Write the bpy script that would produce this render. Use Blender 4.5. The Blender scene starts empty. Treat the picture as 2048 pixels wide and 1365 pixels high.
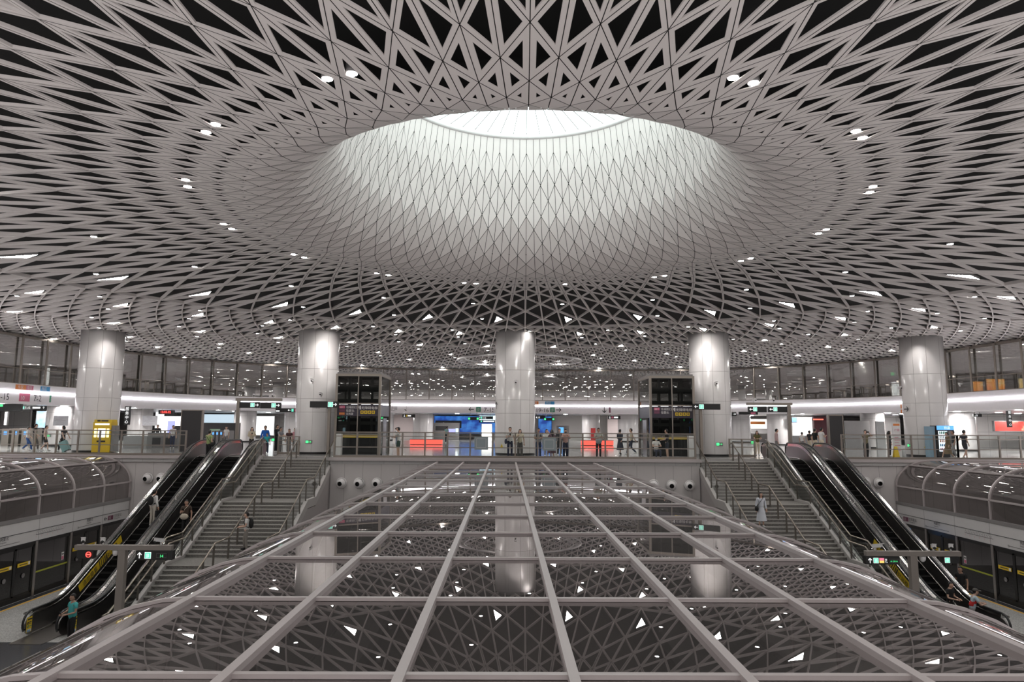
import bpy, math, random
from mathutils import Vector, Matrix
random.seed(7)
SC = bpy.context.scene
COL = SC.collection
PI = math.pi
R = math.radians

# ------------------------------------------------------------------ camera
F_PX = 1365.0
CAM = Vector((-0.6, 0.0, 1.95))
PITCH = math.atan((850 - 682.5) / F_PX)
YAW = math.atan(12 / F_PX)
ROLL = 0.006
_f = Vector((math.sin(YAW) * math.cos(PITCH), math.cos(YAW) * math.cos(PITCH), math.sin(PITCH)))
_r0 = Vector((math.cos(YAW), -math.sin(YAW), 0))
_u0 = _r0.cross(_f)
_r = _r0 * math.cos(ROLL) + _u0 * math.sin(ROLL)
_u = _u0 * math.cos(ROLL) - _r0 * math.sin(ROLL)
cd = bpy.data.cameras.new('camera')
cam = bpy.data.objects.new('camera', cd)
COL.objects.link(cam)
cd.sensor_width = 36.0
cd.lens = 36.0 * F_PX / 2048.0
cd.clip_end = 400
M = Matrix((( _r.x, _u.x, -_f.x, CAM.x), (_r.y, _u.y, -_f.y, CAM.y), (_r.z, _u.z, -_f.z, CAM.z), (0, 0, 0, 1)))
cam.matrix_world = M
SC.camera = cam


def ray(px, py):
    return _f + _r * ((px - 1024) / F_PX) - _u * ((py - 682.5) / F_PX)


def atY(px, py, Y):
    d = ray(px, py)
    return CAM + d * ((Y - CAM.y) / d.y)


def atX(px, py, X):
    d = ray(px, py)
    return CAM + d * ((X - CAM.x) / d.x)


def fx(px, Y, py=850):
    """world x that shows at picture column px at distance Y"""
    return atY(px, py, Y).x


# ------------------------------------------------------------------ world, exposure
SC.view_settings.view_transform = 'Standard'
SC.view_settings.look = 'None'
SC.view_settings.exposure = 0.88
SC.view_settings.gamma = 1.0
SC.view_settings.use_curve_mapping = False
w = bpy.data.worlds.new('world')
SC.world = w
w.use_nodes = True
w.node_tree.nodes['Background'].inputs[0].default_value = (0.86, 0.83, 0.82, 1)
w.node_tree.nodes['Background'].inputs[1].default_value = 1.0
# added fill standing in for the unseen station, brighter below the horizon than above
_nt = w.node_tree
_tc = _nt.nodes.new('ShaderNodeTexCoord'); _sp = _nt.nodes.new('ShaderNodeSeparateXYZ'); _mr = _nt.nodes.new('ShaderNodeMapRange')
_mr.inputs[1].default_value = -0.40; _mr.inputs[2].default_value = 0.0; _mr.inputs[3].default_value = 1.15; _mr.inputs[4].default_value = 0.12
_nt.links.new(_tc.outputs['Generated'], _sp.inputs[0]); _nt.links.new(_sp.outputs[2], _mr.inputs[0]); _nt.links.new(_mr.outputs[0], _nt.nodes['Background'].inputs[1])
SKY_E = 1.85      # daylight behind the skylight glass
TRI_E = 42.0      # triangular ceiling lights
DOWN_E = 45.0    # round downlights

# ------------------------------------------------------------------ materials
MT = {}


def mat(name, col=(0.5, 0.5, 0.5), rough=0.5, metal=0.0, emit=0.0, spec=0.5, var=0.04, scale=6.0):
    if name in MT:
        return MT[name]
    m = bpy.data.materials.new(name)
    m.use_nodes = True
    nt = m.node_tree
    b = nt.nodes['Principled BSDF']
    b.inputs['Roughness'].default_value = rough
    b.inputs['Metallic'].default_value = metal
    b.inputs['Specular IOR Level'].default_value = spec
    c = (col[0], col[1], col[2], 1)
    if emit > 0:
        b.inputs['Base Color'].default_value = (0.02, 0.02, 0.02, 1)
        b.inputs['Emission Color'].default_value = c
        b.inputs['Emission Strength'].default_value = emit
    elif var > 0:
        tc = nt.nodes.new('ShaderNodeTexCoord')
        no = nt.nodes.new('ShaderNodeTexNoise')
        no.inputs['Scale'].default_value = scale
        no.inputs['Detail'].default_value = 3
        nt.links.new(tc.outputs['Object'], no.inputs['Vector'])
        mx = nt.nodes.new('ShaderNodeMix')
        mx.data_type = 'RGBA'
        mx.inputs[6].default_value = tuple(max(0, v * (1 - var)) for v in col) + (1,)
        mx.inputs[7].default_value = tuple(min(1, v * (1 + var)) for v in col) + (1,)
        nt.links.new(no.outputs['Fac'], mx.inputs[0])
        nt.links.new(mx.outputs[2], b.inputs['Base Color'])
    else:
        b.inputs['Base Color'].default_value = c
    MT[name] = m
    return m


def panel_mat(name, col, rough, wx=0.0, wy=0.0, wz=0.0, line=0.012, lcol=(0.05, 0.05, 0.05), offz=0.0, speck=0.0, sscale=60.0):
    """flat panels parted by dark joints on a world-aligned grid; optional stone speckle"""
    if name in MT:
        return MT[name]
    m = bpy.data.materials.new(name)
    m.use_nodes = True
    nt = m.node_tree
    N = nt.nodes
    L = nt.links
    b = N['Principled BSDF']
    b.inputs['Roughness'].default_value = rough
    g = N.new('ShaderNodeNewGeometry')
    s = N.new('ShaderNodeSeparateXYZ')
    L.new(g.outputs['Position'], s.inputs[0])
    acc = None
    for i, (wd, of) in enumerate(((wx, 0.37), (wy, 0.21), (wz, offz))):
        if wd <= 0:
            continue
        a = N.new('ShaderNodeMath'); a.operation = 'ADD'; a.inputs[1].default_value = of + 1000 * wd
        L.new(s.outputs[i], a.inputs[0])
        d = N.new('ShaderNodeMath'); d.operation = 'MODULO'; d.inputs[1].default_value = wd
        L.new(a.outputs[0], d.inputs[0])
        c = N.new('ShaderNodeMath'); c.operation = 'LESS_THAN'; c.inputs[1].default_value = line
        L.new(d.outputs[0], c.inputs[0])
        if acc is None:
            acc = c
        else:
            mxx = N.new('ShaderNodeMath'); mxx.operation = 'MAXIMUM'
            L.new(acc.outputs[0], mxx.inputs[0]); L.new(c.outputs[0], mxx.inputs[1])
            acc = mxx
    no = N.new('ShaderNodeTexNoise')
    no.inputs['Scale'].default_value = sscale if speck > 0 else 2.0
    no.inputs['Detail'].default_value = 2
    L.new(g.outputs['Position'], no.inputs['Vector'])
    mx = N.new('ShaderNodeMix'); mx.data_type = 'RGBA'
    v = speck if speck > 0 else 0.04
    mx.inputs[6].default_value = tuple(max(0, c * (1 - v)) for c in col) + (1,)
    mx.inputs[7].default_value = tuple(min(1, c * (1 + v)) for c in col) + (1,)
    if speck > 0:
        rp = N.new('ShaderNodeMapRange')
        rp.inputs[1].default_value = 0.42; rp.inputs[2].default_value = 0.58
        L.new(no.outputs['Fac'], rp.inputs[0]); L.new(rp.outputs[0], mx.inputs[0])
    else:
        L.new(no.outputs['Fac'], mx.inputs[0])
    if acc is not None:
        m2 = N.new('ShaderNodeMix'); m2.data_type = 'RGBA'
        L.new(acc.outputs[0], m2.inputs[0]); L.new(mx.outputs[2], m2.inputs[6])
        m2.inputs[7].default_value = lcol + (1,)
        L.new(m2.outputs[2], b.inputs['Base Color'])
    else:
        L.new(mx.outputs[2], b.inputs['Base Color'])
    MT[name] = m
    return m


def glass_mat(name, tint, f0=0.08, rough=0.0, gcol=(1, 1, 1), dust_haze=0.0):
    """a pane of sheet glass: tinted see-through plus mirror reflection that grows at grazing angles"""
    if name in MT:
        return MT[name]
    m = bpy.data.materials.new(name)
    m.use_nodes = True
    nt = m.node_tree
    N = nt.nodes
    L = nt.links
    N.remove(N['Principled BSDF'])
    out = N['Material Output']
    t = N.new('ShaderNodeBsdfTransparent'); t.inputs[0].default_value = tint + (1,)
    g = N.new('ShaderNodeBsdfGlossy'); g.inputs['Roughness'].default_value = rough; g.inputs[0].default_value = gcol + (1,)
    lw = N.new('ShaderNodeLayerWeight'); lw.inputs[0].default_value = 0.5
    p = N.new('ShaderNodeMath'); p.operation = 'POWER'; p.inputs[1].default_value = 4.0
    L.new(lw.outputs['Facing'], p.inputs[0])
    a = N.new('ShaderNodeMath'); a.operation = 'MULTIPLY_ADD'; a.inputs[1].default_value = 1 - f0; a.inputs[2].default_value = f0
    L.new(p.outputs[0], a.inputs[0])
    mx = N.new('ShaderNodeMixShader')
    L.new(a.outputs[0], mx.inputs[0]); L.new(t.outputs[0], mx.inputs[1]); L.new(g.outputs[0], mx.inputs[2])
    if dust_haze > 0:                          # a thin even film of dust that also paints in the grey haze of reflections
        df = N.new('ShaderNodeBsdfDiffuse'); df.inputs[0].default_value = (.62, .58, .57, 1)
        m2 = N.new('ShaderNodeMixShader'); m2.inputs[0].default_value = dust_haze
        L.new(mx.outputs[0], m2.inputs[1]); L.new(df.outputs[0], m2.inputs[2]); L.new(m2.outputs[0], out.inputs[0])
    else:
        L.new(mx.outputs[0], out.inputs[0])
    MT[name] = m
    return m


M_LATT = mat('warm_grey_aluminium', (0.76, 0.705, 0.69), 0.55, var=0.02)
M_DARK = mat('plenum_black', (0.012, 0.012, 0.012), 0.9)
M_WHITE = mat('white_enamel', (0.74, 0.72, 0.72), 0.35)
M_POST = mat('post_dark_steel', (0.13, 0.115, 0.10), 0.4, 0.4)
M_HAND = mat('handrail_steel', (0.36, 0.32, 0.27), 0.28, 1.0)
M_STEEL = mat('brushed_steel', (0.42, 0.40, 0.38), 0.32, 1.0)
M_BRONZE = mat('bronze_steel', (0.30, 0.265, 0.235), 0.42, 0.85)
M_MULL = mat('mullion_grey', (0.50, 0.455, 0.455), 0.45, 0.3)
M_BLACK = mat('black_plastic', (0.012, 0.012, 0.012), 0.4)
M_RUBBER = mat('black_rubber', (0.015, 0.015, 0.017), 0.3)
M_GREY = mat('mid_grey_paint', (0.22, 0.21, 0.21), 0.5)
M_GLASS = glass_mat('clear_rail_glass', (0.93, 0.95, 0.94), 0.015)
M_CANOPY = glass_mat('grey_canopy_glass', (0.42, 0.40, 0.395), 0.15, 0.0, (0.9, 0.86, 0.86), 0.06)
M_HALLGL = glass_mat('hall_wall_glass', (0.70, 0.71, 0.69), 0.50)
M_LIFTGL = glass_mat('lift_glass', (0.40, 0.41, 0.40), 0.012)
M_PSDGL = glass_mat('screen_door_glass', (0.16, 0.16, 0.16), 0.08)
M_LAMP = mat('lamp_white', (1.0, 0.96, 0.92), emit=TRI_E)
M_DOWN = mat('downlight_white', (1.0, 0.96, 0.92), emit=DOWN_E)
M_STRIP = mat('led_strip', (0.96, 0.95, 1.0), emit=10.0)
M_SKY = mat('skylight_daylight', (0.86, 1.0, 0.97), emit=SKY_E)
M_SIGNW = mat('sign_lit_white', (1, 1, 1), emit=0.75)
M_SIGNG = mat('sign_lit_green', (0.10, 0.55, 0.38), emit=0.9)
M_EXITG = mat('exit_lit_green', (0.06, 0.75, 0.22), emit=1.0)
M_RED = mat('led_red', (1.0, 0.05, 0.04), emit=2.2)
M_INK = mat('ink_dark', (0.035, 0.035, 0.04), 0.5)
M_GREENP = mat('sign_green_print', (0.04, 0.26, 0.15), 0.5)
M_LINE11 = mat('line_maroon_print', (0.16, 0.05, 0.09), 0.5)
M_LINE10 = mat('line_pink_print', (0.65, 0.16, 0.26), 0.5)
M_ORANGE = mat('orange_print', (0.75, 0.25, 0.07), 0.5)
M_BLUEP = mat('blue_print', (0.05, 0.30, 0.58), 0.5)
M_YEL = mat('yellow_sticker', (0.75, 0.52, 0.03), 0.5)
M_YLINE = mat('tactile_yellow', (0.72, 0.42, 0.06), 0.6)


# ------------------------------------------------------------------ mesh builder
class MB:
    def __init__(s):
        s.v = []; s.f = []; s.m = []; s.mats = []; s.cur = 0; s.smooth = False; s.sm = []

    def use(s, m):
        if m not in s.mats:
            s.mats.append(m)
        s.cur = s.mats.index(m)
        return s

    def face(s, idx):
        s.f.append(tuple(idx)); s.m.append(s.cur); s.sm.append(s.smooth)

    def poly(s, pts):
        n = len(s.v)
        s.v += [tuple(p) for p in pts]
        s.face(range(n, n + len(pts)))

    def box(s, c, d, rot=None):
        hx, hy, hz = d[0] / 2, d[1] / 2, d[2] / 2
        n = len(s.v)
        for x, y, z in ((-1, -1, -1), (1, -1, -1), (1, 1, -1), (-1, 1, -1), (-1, -1, 1), (1, -1, 1), (1, 1, 1), (-1, 1, 1)):
            p = Vector((x * hx, y * hy, z * hz))
            if rot is not None:
                p = rot @ p
            s.v.append((c[0] + p.x, c[1] + p.y, c[2] + p.z))
        for q in ((0, 3, 2, 1), (4, 5, 6, 7), (0, 1, 5, 4), (1, 2, 6, 5), (2, 3, 7, 6), (3, 0, 4, 7)):
            s.face([n + i for i in q])
        return s

    def b2(s, x0, x1, y0, y1, z0, z1):
        return s.box(((x0 + x1) / 2, (y0 + y1) / 2, (z0 + z1) / 2), (abs(x1 - x0), abs(y1 - y0), abs(z1 - z0)))

    def bar(s, a, b, wd, ht, up=(0, 0, 1)):
        """rectangular bar from a to b"""
        a = Vector(a); b = Vector(b)
        t = (b - a)
        if t.length < 1e-6:
            return s
        t.normalize()
        r = t.cross(Vector(up))
        if r.length < 1e-4:
            r = t.cross(Vector((0, 1, 0)))
        r.normalize()
        u = r.cross(t)
        n = len(s.v)
        for p in (a, b):
            for i, j in ((-1, -1), (1, -1), (1, 1), (-1, 1)):
                q = p + r * (i * wd / 2) + u * (j * ht / 2)
                s.v.append(tuple(q))
        for q in ((0, 1, 2, 3), (7, 6, 5, 4), (0, 4, 5, 1), (1, 5, 6, 2), (2, 6, 7, 3), (3, 7, 4, 0)):
            s.face([n + i for i in q])
        return s

    def tube(s, pts, rad, n=8, cap=True):
        pts = [Vector(p) for p in pts]
        rads = rad if isinstance(rad, (list, tuple)) else [rad] * len(pts)
        base = len(s.v)
        prev = None
        for i, p in enumerate(pts):
            t = (pts[min(i + 1, len(pts) - 1)] - pts[max(i - 1, 0)])
            t.normalize()
            if prev is None:
                r = t.cross(Vector((0, 0, 1)))
                if r.length < 1e-3:
                    r = t.cross(Vector((0, 1, 0)))
            else:
                r = prev - t * prev.dot(t)
            r.normalize()
            prev = r
            u = t.cross(r)
            for k in range(n):
                a = 2 * PI * k / n
                s.v.append(tuple(p + (r * math.cos(a) + u * math.sin(a)) * rads[i]))
        o = s.smooth
        s.smooth = True
        for i in range(len(pts) - 1):
            for k in range(n):
                a = base + i * n + k; b = base + i * n + (k + 1) % n
                s.face((a, b, b + n, a + n))
        s.smooth = o
        if cap:
            s.face([base + k for k in range(n)][::-1])
            s.face([base + (len(pts) - 1) * n + k for k in range(n)])
        return s

    def lathe(s, prof, c=(0, 0, 0), n=24, axis='z', a0=0.0, a1=2 * PI, smooth=True):
        base = len(s.v)
        full = abs(a1 - a0 - 2 * PI) < 1e-6
        cols = n if full else n + 1
        for r, h in prof:
            for k in range(cols):
                a = a0 + (a1 - a0) * k / n
                x, y = r * math.cos(a), r * math.sin(a)
                p = (x, y, h) if axis == 'z' else ((x, h, y) if axis == 'y' else (h, x, y))
                s.v.append((c[0] + p[0], c[1] + p[1], c[2] + p[2]))
        o = s.smooth
        s.smooth = smooth
        for i in range(len(prof) - 1):
            for k in range(n):
                k2 = (k + 1) % cols if full else k + 1
                a = base + i * cols + k; b = base + i * cols + k2
                s.face((a, b, b + cols, a + cols))
        s.smooth = o
        return s

    def sphere(s, c, r, n=10, m=8, sc=(1, 1, 1)):
        prof = [(max(1e-4, r * math.sin(PI * i / m)), -r * math.cos(PI * i / m)) for i in range(m + 1)]
        b = len(s.v)
        s.lathe(prof, (0, 0, 0), n)
        for i in range(b, len(s.v)):
            x, y, z = s.v[i]
            s.v[i] = (c[0] + x * sc[0], c[1] + y * sc[1], c[2] + z * sc[2])
        return s

    def prismX(s, poly, x0, x1):
        """polygon given in (y, z), extruded along x"""
        n = len(s.v); k = len(poly)
        for x in (x0, x1):
            for y, z in poly:
                s.v.append((x, y, z))
        s.face([n + i for i in range(k)][::-1])
        s.face([n + k + i for i in range(k)])
        for i in range(k):
            j = (i + 1) % k
            s.face((n + i, n + j, n + k + j, n + k + i))
        return s

    def stripX(s, low, high, x0, x1):
        """solid between two (y,z) polylines of equal length, from x0 to x1"""
        n = len(s.v); k = len(low)
        for (y, z), (y2, z2) in zip(low, high):
            s.v += [(x0, y, z), (x1, y, z), (x1, y2, z2), (x0, y2, z2)]
        for i in range(k - 1):
            a = n + 4 * i; b = a + 4
            for j in range(4):
                j2 = (j + 1) % 4
                s.face((a + j, a + j2, b + j2, b + j))
        s.face((n, n + 3, n + 2, n + 1))
        a = n + 4 * (k - 1)
        s.face((a, a + 1, a + 2, a + 3))
        return s

    def add(s, verts, faces, fn=None):
        n = len(s.v)
        s.v += [tuple(fn(p)) if fn else tuple(p) for p in verts]
        for f in faces:
            s.face([n + i for i in f])
        return s

    def build(s, name, material=None, parent=None, world=True):
        me = bpy.data.meshes.new(name)
        vs = s.v
        if parent is not None and world:
            o = parent['_o'] if '_o' in parent else None
            px, py, pz = WPOS.get(parent.name, (0, 0, 0))
            vs = [(x - px, y - py, z - pz) for x, y, z in vs]
        me.from_pydata(vs, [], s.f)
        if s.mats:
            for m in s.mats:
                me.materials.append(m)
            me.polygons.foreach_set('material_index', s.m)
        elif material is not None:
            me.materials.append(material)
        if any(s.sm):
            me.polygons.foreach_set('use_smooth', s.sm)
        me.update()
        o = bpy.data.objects.new(name, me)
        COL.objects.link(o)
        if parent is not None:
            o.parent = parent
            WPOS[o.name] = WPOS.get(parent.name, (0, 0, 0))
        return o


WPOS = {}


def thing(name, label, cat, loc=(0, 0, 0), group=None):
    o = bpy.data.objects.new(name, None)
    o.empty_display_size = 0.2
    COL.objects.link(o)
    o.location = loc
    WPOS[o.name] = tuple(loc)
    tag(o, label, cat, group)
    return o


def tag(o, label, cat, group=None):
    o['label'] = label; o['category'] = cat
    if group:
        o['group'] = group
    return o


def struct(o):
    o['kind'] = 'structure'
    return o


# lettering: font outlines turned into flat meshes
_TX = {}


def text_geo(body):
    if body not in _TX:
        c = bpy.data.curves.new('t', 'FONT')
        c.body = body
        c.size = 1.0
        c.resolution_u = 2
        c.align_x = 'LEFT'
        o = bpy.data.objects.new('t', c)
        COL.objects.link(o)
        me = bpy.data.meshes.new_from_object(o.evaluated_get(bpy.context.evaluated_depsgraph_get()))
        vs = [(v.co.x, v.co.y) for v in me.vertices]
        fs = [tuple(p.vertices) for p in me.polygons]
        bpy.data.objects.remove(o)
        bpy.data.curves.remove(c)
        bpy.data.meshes.remove(me)
        _TX[body] = (vs, fs)
    return _TX[body]


class Frame:
    """a flat face in space: origin, right, up; out = towards the reader"""

    def __init__(s, o, right, up=(0, 0, 1)):
        s.o = Vector(o); s.r = Vector(right).normalized(); s.u = Vector(up).normalized(); s.n = s.r.cross(s.u)

    def p(s, x, y, d=0.0):
        return s.o + s.r * x + s.u * y + s.n * d


ARR = {'r': 0, 'u': 90, 'l': 180, 'd': 270, 'dr': 315, 'dl': 225, 'ur': 45}


def draw(mb, fr, items, d0=0.012):
    for n_, it in enumerate(items):
        k = it[0]
        d = d0 + .002 * n_
        if k == 'rect':
            _, x, y, ww, hh, m = it
            mb.use(m)
            mb.poly([fr.p(x, y, d), fr.p(x + ww, y, d), fr.p(x + ww, y + hh, d), fr.p(x, y + hh, d)])
        elif k == 'text':
            _, body, x, y, size, m = it
            vs, fs = text_geo(body)
            mb.use(m)
            mb.add(vs, fs, lambda q: fr.p(x + q[0] * size, y + q[1] * size, d + 0.006))
        elif k == 'arrow':
            _, dr, x, y, size, m = it
            a = R(ARR[dr])
            ca, sa = math.cos(a), math.sin(a)
            mb.use(m)
            t = size * 0.13
            for poly in ([(-.5 * size, -t / 2), (.45 * size, -t / 2), (.45 * size, t / 2), (-.5 * size, t / 2)],
                         [(.5 * size, 0), (.12 * size, .38 * size), (.03 * size, .30 * size), (.33 * size, 0), (.03 * size, -.30 * size), (.12 * size, -.38 * size)]):
                mb.poly([fr.p(x + p[0] * ca - p[1] * sa, y + p[0] * sa + p[1] * ca, d + 0.006) for p in poly])
        elif k == 'ring':
            _, x, y, r0, r1, m = it
            mb.use(m)
            for i in range(20):
                a, b = 2 * PI * i / 20, 2 * PI * (i + 1) / 20
                mb.poly([fr.p(x + r * math.cos(t), y + r * math.sin(t), d + 0.006) for r, t in ((r0, a), (r1, a), (r1, b), (r0, b))])
        elif k == 'line':
            _, x0, y0, x1, y1, t, m = it
            mb.use(m)
            v = Vector((x1 - x0, y1 - y0)); v.normalize()
            nx, ny = -v.y * t / 2, v.x * t / 2
            mb.poly([fr.p(x0 - nx, y0 - ny, d + 0.004), fr.p(x1 - nx, y1 - ny, d + 0.004), fr.p(x1 + nx, y1 + ny, d + 0.004), fr.p(x0 + nx, y0 + ny, d + 0.004)])


def board(name, label, cat, fr, wd, ht, dep, bg, items, group=None, hang=0.0, part='lettering'):
    """a sign: box body behind frame fr (origin = lower left of its face) and its lettering"""
    c = fr.p(wd / 2, 0, -dep / 2)
    t = thing(name, label, cat, tuple(c), group)
    mb = MB()
    rot = Matrix((fr.r, fr.u, fr.n)).transposed()
    mb.box(tuple(fr.p(wd / 2, ht / 2, -dep / 2)), (wd, ht, dep), rot)
    mb.build('body', bg, t)
    if hang > 0:
        h = MB()
        for q in (0.2, 0.8):
            a = fr.p(wd * q, ht, -dep / 2)
            h.tube([a, a + Vector((0, 0, hang))], 0.02, 6)
        h.build('hanger', M_STEEL, t)
    if items:
        l = MB()
        draw(l, fr, items)
        l.build(part, None, t)
    return t


# ================================================================== CEILING
S = 1.1
HC = Vector((0.0, 20.0, CAM.z))           # foot of the dome's axis at eye height
RING = [(4.45, 9.32), (4.56, 8.77), (4.68, 8.24), (4.86, 7.74), (4.96, 7.22), (5.15, 6.80), (5.47, 6.39), (5.77, 6.03), (6.13, 5.80), (6.53, 5.62),
        (6.90, 5.53), (7.24, 5.50), (7.79, 5.50), (8.47, 5.52), (9.36, 5.53), (10.43, 5.55), (11.65, 5.57), (13.2, 5.57), (15.2, 5.55), (17.5, 5.52), (20.45, 5.50)]
CEIL_Z = CAM.z + 5.5 * S


def polar(r, h, deg):
    a = R(deg)
    return Vector((HC.x + S * r * math.sin(a), HC.y + S * r * math.cos(a), HC.z + S * h))


def lerp_tab(tab, x):
    if x <= tab[0][0]:
        return tab[0][1]
    for (a, b), (c, d) in zip(tab, tab[1:]):
        if x <= c:
            return b + (d - b) * (x - a) / (c - a)
    return tab[-1][1]


HALFW = [(7.3, .126), (7.8, .115), (8.4, .104), (9.4, .086), (10.4, .063), (11.8, .055), (13.2, .042), (15, .033), (20, .028), (31, .026), (60, .026)]
DEPTH = [(7, .015), (9, .02), (10.5, .035), (13, .07), (16, .11), (20, .13), (30, .13), (31, .09), (60, .09)]
TRIS = []       # all lattice triangles as corner triples (with mean radius), for seating the lamps

# outline of the glazed wall round the hall, right half from the front to the middle of the back
OUT_R = [(33.5, 30), (34, 41), (34, 47), (33.6, 53), (32.2, 59), (28.4, 66), (22, 70.8), (12, 73.4), (0, 74)]


def catmull(pts, n=6):
    out = []
    for i in range(len(pts) - 1):
        p0 = pts[max(i - 1, 0)]; p1 = pts[i]; p2 = pts[i + 1]; p3 = pts[min(i + 2, len(pts) - 1)]
        for k in range(n):
            t = k / n
            out.append(tuple(0.5 * (2 * p1[j] + (p2[j] - p0[j]) * t + (2 * p0[j] - 5 * p1[j] + 4 * p2[j] - p3[j]) * t * t + (3 * p1[j] - p0[j] - 3 * p2[j] + p3[j]) * t ** 3) for j in (0, 1)))
    out.append(pts[-1])
    return out


_full = [(-x, y) for x, y in OUT_R] + [(x, y) for x, y in OUT_R[::-1][1:]]
OUTLINE = catmull(_full, 6)               # left front -> back -> right front


def inside_hall(x, y, grow=0.0):
    y0 = y
    if y < 30:
        return abs(x) < 34 + grow
    # width of the hall at this depth
    best = None
    yy = max(30.01, y0 - grow * 0.6)
    for (x0, ya), (x1, yb) in zip(OUTLINE[:len(OUTLINE) // 2 + 1], OUTLINE[1:]):
        if ya <= yy <= yb:
            best = -(x0 + (x1 - x0) * (yy - ya) / max(1e-6, yb - ya))
    return best is not None and abs(x) < best + grow


def frame_tri(mb, A, B, C, hw, dep, gap):
    """one triangular ceiling panel: a flat border of width hw round a triangular hole whose sides rise dep"""
    P = [A, B, C]
    n = (B - A).cross(C - A)
    if n.length < 1e-9:
        return
    n.normalize()
    if n.z < 0 and abs(n.z) > 0.05 or (abs(n.z) <= 0.05 and False):
        n = -n
    L = [(P[(i + 1) % 3] - P[i]).length for i in range(3)]
    per = sum(L); s2 = per / 2
    area = math.sqrt(max(1e-12, s2 * (s2 - L[0]) * (s2 - L[1]) * (s2 - L[2])))
    inr = area / s2
    cen = (A * L[1] + B * L[2] + C * L[0]) / per       # incentre

    def inset(w):
        k = 1 - w / inr
        return [cen + (p - cen) * k for p in P]
    O = inset(gap) if gap > 0 else P
    if hw >= inr * 0.95:
        mb.poly(O)
        return
    I = inset(hw)
    b = len(mb.v)
    mb.v += [tuple(p) for p in O] + [tuple(p) for p in I] + [tuple(p + n * dep) for p in I]
    for i in range(3):
        j = (i + 1) % 3
        mb.face((b + i, b + j, b + 3 + j, b + 3 + i))
        mb.face((b + 3 + i, b + 3 + j, b + 6 + j, b + 6 + i))


def add_tri(mb, A, B, C, solid=False):
    c = (A + B + C) / 3
    r = math.hypot(c.x - HC.x, c.y - HC.y) / S
    if r > 20 and not inside_hall(c.x, c.y, 7.0):
        return
    if c.y < -30 or r > 52 and abs(c.x) > 44:
        return
    hw = 9.0 if solid else lerp_tab(HALFW, r) * S
    gap = (0.009 if r < 8 else (0.008 if r < 12 else 0.0))
    frame_tri(mb, A, B, C, hw, lerp_tab(DEPTH, r) * S, gap)
    if not solid:
        TRIS.append((c, A, B, C, r))


lat = MB()
nodes = {}


def nd(j, deg):
    r, h = RING[j]
    return polar(r, h, deg)


for j in range(0, len(RING) - 2):
    odd = j % 2
    for k in range(60):
        a = 1.5 + 6 * k + (3 if odd else 0)
        for sg in (-1, 1):
            add_tri(lat, nd(j, a), nd(j + 2, a), nd(j + 1, a + 3 * sg), solid=(j + 2 <= 11))
# rim strips of the throat: above the first ring the joints run straight up
TOP_R, TOP_H = 4.36, 9.78
for k in range(120):
    a = 1.5 + 3 * k
    e = 0.09
    up0, up1 = polar(TOP_R, TOP_H, a + e), polar(TOP_R, TOP_H, a + 3 - e)
    if k % 2 == 0:
        lat.poly([nd(0, a + e), polar(RING[1][0], RING[1][1], a + 3 - e), up1, up0])
    else:
        lat.poly([polar(RING[1][0], RING[1][1], a + e), nd(0, a + 3 - e), up1, up0])
# second zone: twice as many spirals
q1 = (30.6 / 20.45) ** (1 / 6)
RB = [20.45 * q1 ** i for i in range(7)]
H2 = 5.5


def nb(j, deg):
    return polar(RB[j], H2, deg)


for k in range(60):
    a = 1.5 + 6 * k
    h = polar(RING[19][0], RING[19][1], a + 3)
    h0 = polar(RING[19][0], RING[19][1], a - 3)
    A, Bm, A2 = nb(0, a), nb(0, a + 3), nb(0, a + 6)
    add_tri(lat, h, A, Bm); add_tri(lat, h, Bm, A2)
for k in range(120):
    a = 1.5 + 3 * k
    add_tri(lat, nb(0, a), nb(1, a + 1.5), nb(0, a + 3))
    for j in range(0, 5):
        b = a + (1.5 if j % 2 else 0)
        for sg in (-1, 1):
            add_tri(lat, nb(j, b), nb(j + 2, b), nb(j + 1, b + 1.5 * sg))
# third zone
q2 = math.sqrt(q1)
RC = [30.6 * q2 ** i for i in range(23)]


def nc(j, deg):
    return polar(RC[j], H2, deg)


for k in range(120):
    a = 1.5 + 3 * k
    h = nb(5, a + 1.5)
    add_tri(lat, h, nc(0, a), nc(0, a + 1.5)); add_tri(lat, h, nc(0, a + 1.5), nc(0, a + 3))
for k in range(240):
    a = 1.5 + 1.5 * k
    aa = (a + 180) % 360 - 180
    if abs(aa) > 110 and abs(aa) < 180 and False:
        continue
    add_tri(lat, nc(0, a), nc(1, a + .75), nc(0, a + 1.5))
    for j in range(0, len(RC) - 2):
        b = a + (.75 if j % 2 else 0)
        for sg in (-1, 1):
            add_tri(lat, nc(j, b), nc(j + 2, b), nc(j + 1, b + .75 * sg))
struct(lat.build('ceiling', M_LATT))

# dark void above the lattice
pl = MB()
pl.lathe([(7.2, CEIL_Z + 1.2), (95, CEIL_Z + 2.6)], (HC.x, HC.y, 0), 64)
# added black liner, out of view, stopping light leaks through the dome's seams
_ln = [(TOP_R, TOP_H)] + RING[:13]
pl.lathe([(S * r + (.07 if i < 8 else .05), HC.z + S * h + (.0 if i < 4 else .03 if i < 8 else .05)) for i, (r, h) in enumerate(_ln[:12])] + [(7.2, CEIL_Z + 1.2)], (HC.x, HC.y, 0), 120)
pl.build('ceiling_void', M_DARK)
struct(bpy.data.objects['ceiling_void'])

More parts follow.
